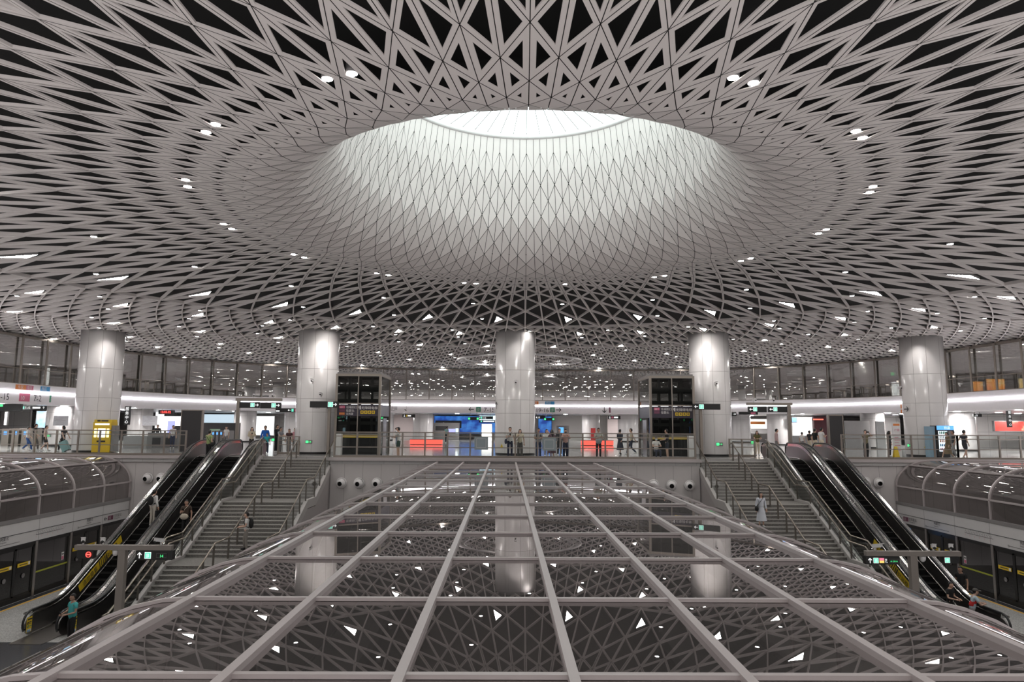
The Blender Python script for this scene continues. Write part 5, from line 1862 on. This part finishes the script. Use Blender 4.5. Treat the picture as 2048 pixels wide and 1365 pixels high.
# ================================================================== PEOPLE
SK_A = mat('skin_light', (.58, .37, .28), .55, var=.03)
SK_B = mat('skin_tan', (.42, .25, .18), .55, var=.03)
HAIR = mat('hair_black', (.012, .010, .010), .45)
M_EYE = mat('eye_dark', (.02, .015, .012), .3)
M_LIP = mat('lip', (.40, .17, .15), .5)
M_MASK = mat('face_mask', (.55, .66, .70), .7)
CL = {}


def cloth(name, col):
    if name not in CL:
        CL[name] = mat('cloth_' + name, col, .85, var=.10, scale=9)
    return CL[name]


def skin_mesh(verts, edges, radii, sub=1):
    """smooth continuous surface grown round a skeleton; the first joint is its root"""
    me = bpy.data.meshes.new('skin')
    me.from_pydata(verts, edges, [])
    o = bpy.data.objects.new('skin', me)
    COL.objects.link(o)
    md = o.modifiers.new('s', 'SKIN')
    md.use_smooth_shade = True
    if not me.skin_vertices:
        bpy.context.view_layer.objects.active = o
        bpy.ops.mesh.customdata_skin_add()
    sv = me.skin_vertices[0].data
    for i, r in enumerate(radii):
        sv[i].radius = r if isinstance(r, tuple) else (r, r)
        sv[i].use_root = (i == 0)
    ss = o.modifiers.new('u', 'SUBSURF')
    ss.levels = sub; ss.render_levels = sub
    dg = bpy.context.evaluated_depsgraph_get()
    out = bpy.data.meshes.new_from_object(o.evaluated_get(dg))
    vs = [tuple(v.co) for v in out.vertices]
    fs = [tuple(p.vertices) for p in out.polygons]
    bpy.data.objects.remove(o); bpy.data.meshes.remove(me); bpy.data.meshes.remove(out)
    return vs, fs


ARMS = {                       # elbow and wrist of the right arm (left is mirrored), metres for a 1.70 m figure
    'down': ((.235, -.03, 1.13), (.25, .05, .88)),
    'swing_f': ((.23, .10, 1.14), (.22, .27, .99)),
    'swing_b': ((.23, -.15, 1.15), (.24, -.27, .95)),
    'phone': ((.235, .06, 1.12), (.09, .27, 1.22)),
    'low_phone': ((.24, .03, 1.12), (.12, .29, 1.08)),
    'face': ((.25, .14, 1.20), (.08, .20, 1.47)),
    'camera': ((.30, .24, 1.36), (.10, .17, 1.57)),
    'lean': ((.26, .17, 1.14), (.10, .33, 1.16)),
    'folded': ((.24, .10, 1.12), (-.05, .20, 1.20)),
    'cradle': ((.24, .13, 1.13), (-.04, .30, 1.16)),
    'rail': ((.27, .16, 1.18), (.30, .36, 1.05)),
    'strap': ((.26, .08, 1.16), (.12, .17, 1.33)),
}


def person(label, x, y, z, face, H=1.70, skin=SK_A, top='white', topc=(.7, .7, .7), sleeve='short', bottom='trousers', botc=(.03, .03, .04), shoec=(.6, .6, .6), hair='short',
           arms=('down', 'down'), legs='stand', extras=(), mask=None, haircol=None, build=1.0, cap=None, lean=0.0):
    """face: heading the figure looks to, degrees clockwise from straight away from the viewer"""
    k = H / 1.70
    t = thing('person', label, 'person', (x, y, z))
    WPOS[t.name] = (0, 0, 0)          # figure parts are built round the figure's own base
    t.rotation_euler = (0, 0, R(-face))
    def P(p):
        return (p[0] * k, p[1] * k, p[2] * k)
    b = build
    sit = legs == 'sit'
    dz = -.42 if sit else 0.0
    ly = lean
    pel = (0, 0, .93 + dz); wai = (0, .01 + ly * .3, 1.08 + dz); che = (0, 0 + ly * .7, 1.27 + dz); upc = (0, -.01 + ly, 1.40 + dz); nck = (0, .005 + ly, 1.475 + dz); hb = (0, .025 + ly * 1.1, 1.535 + dz)
    shl = {}
    L = {}
    for s_ in (-1, 1):
        if legs == 'walk':
            kn, an = ((s_ * .09, .22, .53), (s_ * .08, .33, .10)) if s_ > 0 else ((s_ * .09, .02, .49), (s_ * .08, -.30, .17))
        elif legs == 'walk2':
            kn, an = ((s_ * .09, .16, .51), (s_ * .08, .20, .09)) if s_ < 0 else ((s_ * .09, .04, .49), (s_ * .08, -.20, .12))
        elif sit:
            kn, an = (s_ * .12, .44, .50), (s_ * .13, .40, .09)
        elif legs == 'step':
            kn, an = ((s_ * .09, .10, .52), (s_ * .09, .06, .12)) if s_ > 0 else ((s_ * .09, .0, .48), (s_ * .09, -.05, .08))
        else:
            kn, an = (s_ * .095, .015, .49), (s_ * .10, -.02, .085)
        hp = (s_ * .085, 0, .87 + dz)
        L[s_] = (hp, kn, an)
    # body: one surface
    V = [pel, wai, che, upc, nck, hb]
    Rd = [(.135 * b, .10 * b), (.118 * b, .09 * b), (.145 * b, .10 * b), (.10, .075), (.048, .05), (.055, .06)]
    E = [(0, 1), (1, 2), (2, 3), (3, 4), (4, 5)]
    hands = []
    for s_, nm in ((-1, arms[0]), (1, arms[1])):
        el, wr = ARMS[nm]
        sh = (s_ * .165 * b, -.005 + ly, 1.395 + dz)
        el = (s_ * el[0], el[1] + ly * .9, el[2] + dz); wr = (s_ * wr[0], wr[1] + ly * .8, wr[2] + dz)
        n = len(V)
        V += [sh, el, wr]
        Rd += [.058, .040, .027]
        E += [(3, n), (n, n + 1), (n + 1, n + 2)]
        hands.append((s_, el, wr))
    for s_ in (-1, 1):
        hp, kn, an = L[s_]
        n = len(V)
        V += [hp, kn, an]
        Rd += [.082, .052, .036]
        E += [(0, n), (n, n + 1), (n + 1, n + 2)]
    vs, fs = skin_mesh([P(v) for v in V], E, [(r[0] * k, r[1] * k) if isinstance(r, tuple) else r * k for r in Rd])
    m = MB(); m.smooth = True; m.use(skin); m.add(vs, fs)
    # head with face and ears, grown into the neck
    hc = Vector((0, .035 + ly * 1.15, 1.605 + dz))
    m.sphere(P(hc), .1 * k, 14, 12, (.80, .95, 1.16))
    m.sphere(P(hc + Vector((0, .035, -.065))), .058 * k, 10, 8, (.85, .85, .9))
    m.sphere(P(hc + Vector((0, .098, -.012))), .016 * k, 8, 6, (.9, 1.1, 1.5))
    for s_ in (-1, 1):
        m.sphere(P(hc + Vector((s_ * .082, .0, -.01))), .024 * k, 8, 6, (.45, .8, 1.25))
    m.use(M_EYE)
    for s_ in (-1, 1):
        m.sphere(P(hc + Vector((s_ * .031, .086, .012))), .011 * k, 6, 5, (1.3, .6, .8))
    m.use(M_LIP); m.sphere(P(hc + Vector((0, .087, -.060))), .014 * k, 8, 5, (1.6, .5, .5))
    m.use(skin)
    # hands: palm, four curled fingers and a thumb
    for s_, el, wr in hands:
        e_, w_ = Vector(el), Vector(wr)
        d = (w_ - e_).normalized()
        sd = d.cross(Vector((0, 1, 0)) if abs(d.z) > .8 else Vector((0, 0, 1))).normalized()
        up = sd.cross(d)
        m.tube([P(w_ - d * .02), P(w_ + d * .03), P(w_ + d * .085)], [.026 * k, .034 * k, .030 * k], 8)
        for i, q in enumerate((-.027, -.009, .009, .026)):
            a = w_ + d * .075 + sd * q
            ln = (.060, .072, .068, .052)[i]
            m.tube([P(a), P(a + d * ln * .55 - up * .008), P(a + d * ln * .85 - up * .030)], [.0095 * k, .009 * k, .007 * k], 6)
        a = w_ + d * .03 + sd * .028 * -s_
        m.tube([P(a), P(a + d * .03 + sd * -s_ * .018), P(a + d * .06 + sd * -s_ * .016 - up * .01)], [.012 * k, .010 * k, .008 * k], 6)
    m.build('body', None, t)
    # clothes
    tc = cloth(top, topc)
    if bottom == 'dress':
        tc = cloth(top, topc)
    V = [pel, wai, che, upc, (0, .0 + ly, 1.45 + dz)]
    lo = .98 if bottom != 'dress' else .95
    V[0] = (0, 0, (.84 if bottom != 'dress' else .90) + dz)
    Rd = [(.172 * b, .138 * b), (.150 * b, .120 * b), (.165 * b, .122 * b), (.118, .092), (.062, .062)]
    E = [(0, 1), (1, 2), (2, 3), (3, 4)]
    for s_, el, wr in hands:
        sh = (s_ * .168 * b, -.005 + ly, 1.395 + dz)
        n = len(V)
        V += [sh]; Rd += [.074]; E += [(3, n)]
        if sleeve == 'short':
            V += [tuple(Vector(sh).lerp(Vector(el), .62))]; Rd += [.066]; E += [(n, n + 1)]
        elif sleeve == 'long':
            V += [el, tuple(Vector(el).lerp(Vector(wr), .93))]; Rd += [.056, .043]; E += [(n, n + 1), (n + 1, n + 2)]
    vs, fs = skin_mesh([P(v) for v in V], E, [(r[0] * k, r[1] * k) if isinstance(r, tuple) else r * k for r in Rd])
    m = MB(); m.smooth = True; m.add(vs, fs)
    m.build('dress' if bottom == 'dress' else 'shirt', tc, t)
    bc = cloth(bottom + '_%02d%02d%02d' % tuple(int(c * 99) for c in botc), botc)
    if bottom in ('skirt', 'dress'):
        m = MB()
        prof = [(.135, .99), (.16, .88), (.20, .70), (.235, .50), (.26, .32)] if bottom == 'dress' or True else []
        m.lathe([(r * k, (h + dz) * k) for r, h in prof], (0, 0, 0), 18)
        for i in range(len(m.v)):
            a = math.atan2(m.v[i][1], m.v[i][0])
            f = 1 + .06 * math.sin(a * 7) * (1.0 - m.v[i][2] / (1.0 * k))
            m.v[i] = (m.v[i][0] * f, m.v[i][1] * f * .85, m.v[i][2])
        m.build('skirt', tc if bottom == 'dress' else bc, t)
    else:
        V = [(0, 0, 1.05 + dz), (0, 0, .93 + dz)]; Rd = [(.118 * b, .098 * b), (.140 * b, .112 * b)]; E = [(0, 1)]
        for s_ in (-1, 1):
            hp, kn, an = L[s_]
            n = len(V)
            if bottom == 'shorts':
                e1 = Vector(hp).lerp(Vector(kn), .85)
                V += [hp, tuple(e1)]; Rd += [.098, .088]; E += [(1, n), (n, n + 1)]
            else:
                wide = 1.35 if bottom == 'wide_trousers' else 1.0
                V += [hp, kn, (an[0], an[1], an[2] + .0)]; Rd += [.095, .070 * wide, .056 * wide]; E += [(1, n), (n, n + 1), (n + 1, n + 2)]
        vs, fs = skin_mesh([P(v) for v in V], E, [(r[0] * k, r[1] * k) if isinstance(r, tuple) else r * k for r in Rd])
        m = MB(); m.smooth = True; m.add(vs, fs)
        m.build('shorts' if bottom == 'shorts' else 'trousers', bc, t)
    sc = cloth('shoe_%02d%02d%02d' % tuple(int(c * 99) for c in shoec), shoec)
    for s_ in (-1, 1):
        hp, kn, an = L[s_]
        m = MB()
        m.sphere(P((an[0], an[1] + .055, an[2] - .045)), .10 * k, 10, 8, (.46, 1.30, .42))
        m.sphere(P((an[0], an[1] + .0, an[2] - .012)), .052 * k, 8, 6, (.85, 1.0, .9))
        m.build('shoe', sc, t)
    # hair
    m = MB()
    hm = HAIR if haircol is None else haircol
    m.sphere(P(hc + Vector((0, -.010, .014))), .108 * k, 16, 12, (.86, .98, 1.14))
    c0 = Vector(P(hc))
    for i, v in enumerate(m.v):
        q = Vector(v) - c0
        if q.y > .028 * k and q.z < .062 * k or q.z < -.035 * k and q.y > -.045 * k:
            m.v[i] = tuple(c0 + q * .62)
    if hair == 'long':
        m.tube([P(hc + Vector((0, -.055, .06))), P(hc + Vector((0, -.085, -.05))), P(hc + Vector((0, -.095, -.18))), P(hc + Vector((0, -.09, -.33)))], [.07 * k, .088 * k, .085 * k, .05 * k], 12)
        for s_ in (-1, 1):
            m.tube([P(hc + Vector((s_ * .07, .0, .05))), P(hc + Vector((s_ * .088, .01, -.06))), P(hc + Vector((s_ * .09, .02, -.2)))], [.022 * k, .026 * k, .014 * k], 8)
    elif hair == 'bob':
        m.tube([P(hc + Vector((0, -.05, .06))), P(hc + Vector((0, -.07, -.04))), P(hc + Vector((0, -.06, -.12)))], [.07 * k, .09 * k, .07 * k], 12)
    elif hair == 'bun':
        m.sphere(P(hc + Vector((0, -.12, .03))), .045 * k, 10, 8)
    m.build('hair', hm, t)
    if cap is not None:
        m = MB(); m.sphere(P(hc + Vector((0, -.004, .035))), .116 * k, 16, 10, (.86, .98, .95))
        for i, v in enumerate(m.v):
            if v[2] < (hc.z + .045) * k:
                m.v[i] = (v[0], v[1], (hc.z + .045) * k)
        m.box(P(hc + Vector((0, .135, .045))), (.15 * k, .11 * k, .012 * k)); m.build('cap', cap, t)
    if mask is not None:
        m = MB(); m.sphere(P(hc + Vector((0, .042, -.052))), .066 * k, 12, 8, (.98, .95, .95)); m.build('face_mask', mask, t)
    for ex in extras:
        kind, mt_ = ex
        m = MB()
        if kind == 'backpack':
            m.sphere(P((0, -.19 + ly, 1.22 + dz)), .17 * k, 12, 10, (.95, .62, 1.35))
            for s_ in (-1, 1):
                m.tube([P((s_ * .1, -.14 + ly, 1.40 + dz)), P((s_ * .12, -.02 + ly, 1.475 + dz)), P((s_ * .12, .125 + ly, 1.33 + dz)), P((s_ * .15, .06, 1.12 + dz)), P((s_ * .12, -.10, 1.05 + dz))], .020 * k, 6)
            m.build('backpack', mt_, t)
        elif kind == 'shoulder_bag':
            m.sphere(P((.24, .04, .92 + dz)), .15 * k, 12, 8, (.55, 1.1, .95))
            m.tube([P((.24, .08, 1.0 + dz)), P((.10, .145 + ly, 1.25 + dz)), P((-.12, .06 + ly, 1.47 + dz)), P((-.06, -.13 + ly, 1.36 + dz)), P((.2, -.06, 1.0 + dz))], .012 * k, 6)
            m.build('shoulder_bag', mt_, t)
        elif kind == 'front_bag':
            m.sphere(P((.02, .20, .98 + dz)), .17 * k, 12, 8, (1.1, .5, .85))
            m.tube([P((.14, .18, 1.05 + dz)), P((.04, .16 + ly, 1.30 + dz)), P((-.1, .07 + ly, 1.47 + dz))], .013 * k, 6)
            m.build('shoulder_bag', mt_, t)
        elif kind == 'phone':
            s_, el, wr = hands[1] if arms[1] in ('phone', 'low_phone', 'face') else hands[0]
            w_ = Vector(wr) + (Vector(wr) - Vector(el)).normalized() * .09
            m.box(P(w_ + Vector((0, .0, .045))), (.075 * k, .012 * k, .15 * k), Matrix.Rotation(R(-25), 3, 'X')); m.build('phone', mt_, t)
        elif kind == 'camera':
            m.box(P((0, .19, 1.60)), (.13 * k, .07 * k, .09 * k)); m.tube([P((0, .22, 1.60)), P((0, .32, 1.60))], .036 * k, 10); m.build('camera', mt_, t)
        elif kind == 'bag_hand':
            s_, el, wr = hands[1]
            w_ = Vector(wr)
            m.box(P(w_ + Vector((0, .02, -.30))), (.12 * k, .26 * k, .30 * k)); m.tube([P(w_ + Vector((0, -.06, -.16))), P(w_ + Vector((0, .02, -.06))), P(w_ + Vector((0, .10, -.16)))], .008 * k, 6); m.build('carrier_bag', mt_, t)
        elif kind == 'vest':
            V2 = [(0, 0, 1.0 + dz), (0, .01, 1.1 + dz), (0, 0 + ly, 1.27 + dz), (0, -.01 + ly, 1.39 + dz)]
            vs, fs = skin_mesh([P(v) for v in V2], [(0, 1), (1, 2), (2, 3)], [(.175 * k, .135 * k), (.155 * k, .125 * k), (.178 * k, .134 * k), (.14 * k, .10 * k)])
            m.smooth = True; m.add(vs, fs); m.build('vest', mt_, t)
    return t


def standing(label, px, Y, face, z=0.0, **kw):
    return person(label, fx(px, Y, 880), Y, z, face, **kw)


NAVY = (.012, .018, .05); JEAN = (.03, .05, .11); BLK = (.012, .012, .013); WHT = (.68, .67, .66); CRM = (.62, .55, .42); GRY = (.22, .21, .21)
M_BLKB = cloth('bag_black', (.015, .015, .016)); M_BGB = cloth('bag_beige', (.52, .46, .38)); M_BAGB = cloth('bag_blue', (.10, .16, .26)); M_CLRB = cloth('bag_pale', (.35, .42, .5))
# leaning along the middle railing, left to right
standing('man in white T-shirt and dark green shorts holding a small child at the railing', 797, 40.6, -75, H=1.74, topc=WHT, bottom='shorts', botc=(.02, .06, .045), arms=('cradle', 'cradle'), hair='short')
c_ = standing('small child in white carried by the man in green shorts', 792, 40.55, 100, z=.72, H=1.0, top='childwhite', topc=(.7, .7, .72), botc=(.35, .4, .5), arms=('lean', 'lean'), hair='bun', legs='step')
standing('man in white T-shirt and dark jeans holding up a phone before middle column', 1020, 40.75, 172, H=1.78, topc=WHT, botc=NAVY, arms=('down', 'phone'), extras=(('phone', M_BLACK), ('shoulder_bag', cloth('bag_navy', NAVY))))
standing('smiling woman in cream top and grey trousers before the middle column', 1040, 40.75, 178, H=1.66, top='cream', topc=CRM, bottom='wide_trousers', botc=(.11, .105, .10), hair='long', arms=('down', 'strap'), extras=(('shoulder_bag', cloth('bag_cream', (.5, .46, .4))),))
standing('man in grey striped T-shirt and jeans with backpack straps leaning on railing', 1077, 40.6, 175, H=1.72, top='greystripe', topc=(.30, .31, .34), botc=JEAN, arms=('lean', 'lean'), skin=SK_B, extras=(('backpack', M_BLKB),))
standing('person in white top standing behind the railing beside the plaid-dress woman', 1093, 43.2, 160, H=1.66, topc=WHT, botc=GRY, hair='bob', arms=('face', 'down'))
standing('long-haired woman in purple plaid dress turned away at the railing', 1104, 40.65, -30, H=1.64, top='purpleplaid', topc=(.16, .09, .12), sleeve='long', bottom='dress', hair='long', arms=('lean', 'phone'))
standing('man in dark jacket standing further back behind the pink-blouse woman', 1119, 44.5, 170, H=1.70, top='dark', topc=(.04, .04, .045), sleeve='long', botc=BLK)
standing('woman in pink blouse, face mask and wide navy trousers at the railing', 1131, 40.6, 172, H=1.68, top='pink', topc=(.55, .33, .29), sleeve='long', bottom='wide_trousers', botc=NAVY, mask=M_BLACK, hair='bun', arms=('strap', 'strap'))
standing('man in pale shirt and black trousers with a grey front pack at the railing', 1197, 40.6, 178, H=1.76, top='palegreen', topc=(.46, .47, .42), botc=BLK, shoec=(.05, .05, .05), arms=('phone', 'lean'), skin=SK_B, extras=(('front_bag', cloth('bag_grey', (.35, .38, .40))),))
standing('woman in dark navy dress walking past behind the railing', 1240, 46.5, 35, H=1.66, top='navydress', topc=(.03, .035, .055), sleeve='long', bottom='skirt', botc=(.03, .035, .055), shoec=BLK, legs='walk2', arms=('swing_f', 'swing_b'))
standing('person in cream shirt and navy trousers walking towards the left', 1263, 45.8, -75, H=1.72, top='cream', topc=CRM, botc=(.02, .03, .06), legs='walk', arms=('swing_b', 'phone'))
standing('person in white shirt and mask sitting on the floor by the right glass lift', 1312, 41.2, 175, H=1.68, topc=WHT, botc=(.03, .035, .06), legs='sit', arms=('lean', 'lean'), mask=M_MASK, z=-.0)
standing('person in black T-shirt and shorts looking at a phone by the right glass lift', 1334, 41.15, -60, H=1.72, top='black', topc=BLK, bottom='shorts', botc=(.02, .025, .04), arms=('low_phone', 'phone'), extras=(('phone', M_BLACK),))
standing('distant person in teal shirt beside the blue display wall', 893, 72, 20, H=1.7, top='teal2', topc=(.25, .45, .42), botc=BLK)
# upper left
standing('man in light green T-shirt at the top of the left escalator, bag across his back', 418, 40.2, 20, z=esc_z(40.2), H=1.72, top='green', topc=(.30, .38, .16), botc=BLK, arms=('rail', 'down'), extras=(('shoulder_bag', M_BLKB),), shoec=(.5, .5, .48))
standing('long-haired woman in cream cardigan checking her phone near the left portal', 503, 45.6, 150, H=1.66, top='cream', topc=(.58, .50, .40), sleeve='long', botc=(.05, .045, .04), hair='long', arms=('folded', 'phone'), extras=(('phone', M_BLACK),))
standing('man in bright blue jacket above the left staircase', 530, 44.9, 170, H=1.76, top='blue', topc=(.015, .12, .50), sleeve='long', botc=NAVY, skin=SK_B)
standing('child in teal shirt in front of the man in the blue jacket', 534, 43.95, 165, H=1.30, top='teal', topc=(.02, .30, .33), botc=NAVY, skin=SK_B)
standing('tall dark-haired man in black top with his arm forward, left of left column', 553, 46.5, 100, H=1.82, top='black', topc=BLK, sleeve='long', botc=BLK, arms=('lean', 'phone'))
standing('person in grey top beside the tall man in black', 560, 45.2, 110, H=1.66, top='grey', topc=(.30, .31, .33), botc=GRY, arms=('lean', 'lean'))
standing('dark-haired person in dark top at the short left railing', 578, 46.2, 170, H=1.56, top='maroon', topc=(.10, .05, .05), botc=GRY, hair='bob')
standing('person in pink shirt at the edge of the left inner column', 590, 47.0, 200, H=1.62, top='pinkshirt', topc=(.60, .28, .33), botc=GRY)
standing('boy in white shirt and blue trousers walking on the far left', 55, 46.5, 70, H=1.60, topc=WHT, botc=(.02, .08, .25), legs='walk', arms=('swing_b', 'swing_f'), hair='short')
standing('masked man in black T-shirt walking on the far left', 69, 47.5, 75, H=1.78, top='black', topc=BLK, botc=(.10, .09, .08), legs='walk2', mask=M_MASK, arms=('down', 'swing_f'))
standing('person in pale pink top walking away beside the pale pillar', 90, 46.8, 60, H=1.68, top='palepink', topc=(.55, .42, .38), bottom='shorts', botc=BLK, legs='walk2', arms=('down', 'down'))
standing('person in dark top pulling the teal suitcase left of the outer left column', 126, 46.4, -80, H=1.68, top='dark', topc=(.04, .04, .045), botc=BLK, legs='walk2', arms=('swing_b', 'swing_b'), hair='bob')
standing('guard in dark uniform behind the security counter', 314, 56, 170, H=1.76, top='uniform', topc=(.02, .022, .03), sleeve='long', botc=BLK)
standing('guard in white shirt at the baggage scanner under the red clock', 345, 53.2, 160, H=1.72, topc=(.62, .60, .56), botc=(.03, .04, .09))
standing('person in white top near the fare gates behind the man in green', 452, 56, 190, H=1.66, topc=WHT, botc=GRY, hair='bob')
x_ = fx(139, 46.0)
t = thing('suitcase', 'teal suitcase pulled along left of the outer left column', 'suitcase', (x_, 46.0, 0))
WPOS[t.name] = (0, 0, 0)
t.rotation_euler = (0, R(-28), 0)
mt_ = mat('suitcase_teal', (.20, .36, .36), .4)
m = MB(); m.box((0, 0, .42), (.45, .26, .66)); m.build('shell', mt_, t)
m = MB(); m.tube([(-.12, 0, .75), (-.12, 0, 1.05), (.12, 0, 1.05), (.12, 0, .75)], .012, 6); m.build('handle', M_STEEL, t)
m = MB()
for sx in (-.17, .17):
    for sy in (-.09, .09):
        m.lathe([(.001, -.02), (.045, -.02), (.045, .02), (.001, .02)], (sx, sy, .05), 10, 'y')
m.build('wheels', M_RUBBER, t)
# upper right
standing('woman in olive top seated behind the right stairhead railing', 1514, 46.2, 180, H=1.62, top='olive', topc=(.12, .11, .04), botc=CRM, hair='long', legs='stand', arms=('lean', 'lean'))
standing('man in pinkish check shirt above the right escalators', 1553, 45.5, 100, H=1.76, top='pinkcheck', topc=(.50, .36, .36), sleeve='long', botc=GRY)
standing('child in white at the juice shop counter', 1604, 52, 60, H=1.50, topc=WHT, botc=GRY)
standing('bun-haired woman in dark top in the juice shop queue', 1619, 52, 70, H=1.62, top='dark', topc=(.05, .05, .05), botc=CRM, hair='bun')
standing('man in black T-shirt in the juice shop queue', 1630, 48.5, 70, H=1.78, top='black', topc=BLK, bottom='shorts', botc=CRM, arms=('down', 'phone'))
standing('man in white T-shirt at the end of the juice shop queue', 1643, 47.5, 75, H=1.84, topc=WHT, bottom='shorts', botc=CRM, arms=('down', 'phone'))
standing('photographer in olive floral shirt aiming a camera over the right railing', 1731, 42.2, 172, H=1.74, top='olivefloral', topc=(.22, .18, .10), botc=BLK, arms=('camera', 'camera'), extras=(('camera', M_BLACK),))
standing('dark-clothed woman beside the white banner', 1778, 45.5, 100, H=1.66, top='dark', topc=(.03, .03, .03), sleeve='long', botc=BLK, hair='long', arms=('phone', 'down'))
standing('woman in long brown dress walking past the drinks machine', 1895, 42.4, -80, H=1.62, top='brown', topc=(.20, .14, .08), sleeve='long', bottom='dress', legs='walk', hair='bob', shoec=(.6, .55, .5))
standing('man in dark T-shirt with pale trousers beside the brown-dress woman', 1907, 43.05, -70, H=1.74, top='dark', topc=(.03, .035, .045), botc=(.35, .35, .36), legs='walk2', skin=SK_B)
standing('boy in dark T-shirt and shorts walking right, past the drinks machine', 1928, 42.7, 80, H=1.76, top='navyT', topc=(.02, .025, .04), bottom='shorts', botc=(.03, .03, .04), legs='walk2', arms=('swing_b', 'down'), shoec=(.6, .55, .5))
# escalators and stairs
person('rider in white shirt and cream trousers with a black backpack on the left escalator', -18.0, 34.7, esc_z(34.7), 20, H=1.72, topc=WHT, sleeve='long', bottom='trousers', botc=(.52, .48, .42), hair='bun', arms=('down', 'down'), extras=(('backpack', M_BLKB), ('bag_hand', M_BLKB)), shoec=(.6, .58, .55))
person('rider in brown shirt with beige bag looking at his phone on the left escalators', -16.0, 33.9, esc_z(33.9), 172, H=1.74, top='brownshirt', topc=(.06, .04, .03), botc=(.02, .02, .022), arms=('down', 'phone'), extras=(('front_bag', M_BGB), ('phone', M_BLACK)), skin=SK_B, shoec=BLK)
person('young man in white T-shirt with black backpack walking down the left staircase', -12.35, 32.0, stair_z(32.0) + .02, -105, H=1.70, topc=(.68, .69, .72), botc=(.24, .22, .20), arms=('low_phone', 'low_phone'), legs='step', extras=(('backpack', M_BLKB), ('phone', M_BLACK)), shoec=BLK)
person('woman in white outfit coming down the right staircase', 11.85, 33.8, stair_z(33.8) + .02, 178, H=1.64, top='whiteblue', topc=(.62, .64, .70), sleeve='long', bottom='dress', hair='long', arms=('down', 'down'), extras=(('shoulder_bag', M_BLKB),))
# platform
p = atY(155, 1187, 26.4)
person('man in turquoise T-shirt looking at his phone at the foot of the left escalators', p.x, 26.2, ZP, -150, H=1.76, top='turquoise', topc=(.07, .42, .42), botc=(.015, .015, .017), arms=('low_phone', 'low_phone'), skin=SK_B, extras=(('phone', M_BLACK),), shoec=BLK, build=1.08)
p = atY(1897, 1174, 28.8)
person('dark-haired person in black T-shirt at the foot of the right escalators', p.x, 28.8, esc_z(28.8), 150, H=1.70, top='black', topc=BLK, botc=BLK, arms=('low_phone', 'low_phone'), lean=.05)
p = atY(1921, 1140, 31.6)
person('tall man in black T-shirt standing by the right platform screens', p.x, 31.6, ZP, -120, H=1.80, top='black', topc=BLK, botc=BLK, skin=SK_B)
p = atY(1941, 1180, 27.9)
person('person in grey cap and red vest leaning on the right escalator handrail', p.x, 27.9, ZP + .03, 110, H=1.66, top='palestripe', topc=(.45, .55, .62), sleeve='short', botc=GRY, arms=('lean', 'lean'), cap=cloth('cap_grey', (.08, .075, .07)), extras=(('vest', cloth('vest_red', (.55, .03, .03))),), lean=.12)

# platform fittings: glass barriers by the escalator feet, notice on the right platform
for sg, side in ((-1, 'left'), (1, 'right')):
    t = thing('platform_barrier', 'low glass barrier on steel posts at the foot of the %s escalators' % side, 'barrier', (sg * 19.4, 24.5, ZP))
    m = MB(); m.b2(sg * 19.39, sg * 19.41, 20.5, 26.6, ZP + .15, ZP + 1.0); m.build('glass_panels', M_GLASS, t)
    for y in (20.5, 22.0, 23.5, 25.0, 26.6):
        m = MB(); m.tube([(sg * 19.4, y, ZP), (sg * 19.4, y, ZP + 1.12)], .04, 10); m.build('post', M_STEEL, t)
p = atY(2032, 1228, 24.0)
t = board('floor_notice', 'red and white notice board standing on the right platform', 'sign', Frame((18.9, 23.2, ZP + .45), (1, -.25, 0)), .95, .32, .05, mat('notice_red', (.45, .03, .03), .5), [('rect', .02, .02, .2, .28, M_WHITE), ('text', '紧急出口', .26, .10, .16, M_WHITE)])
m = MB(); m.b2(19.0, 19.06, 23.15, 23.2, ZP, ZP + .45); m.b2(19.7, 19.76, 22.98, 23.03, ZP, ZP + .45); m.build('legs', M_STEEL, t)
t = slab('platform_screen_tv', 'blue lit screen under the right header beside the escalator', 'screen', 1803, 1056, 1824, 1072, 38.5, M_BLACK, .1, face=S_PC)
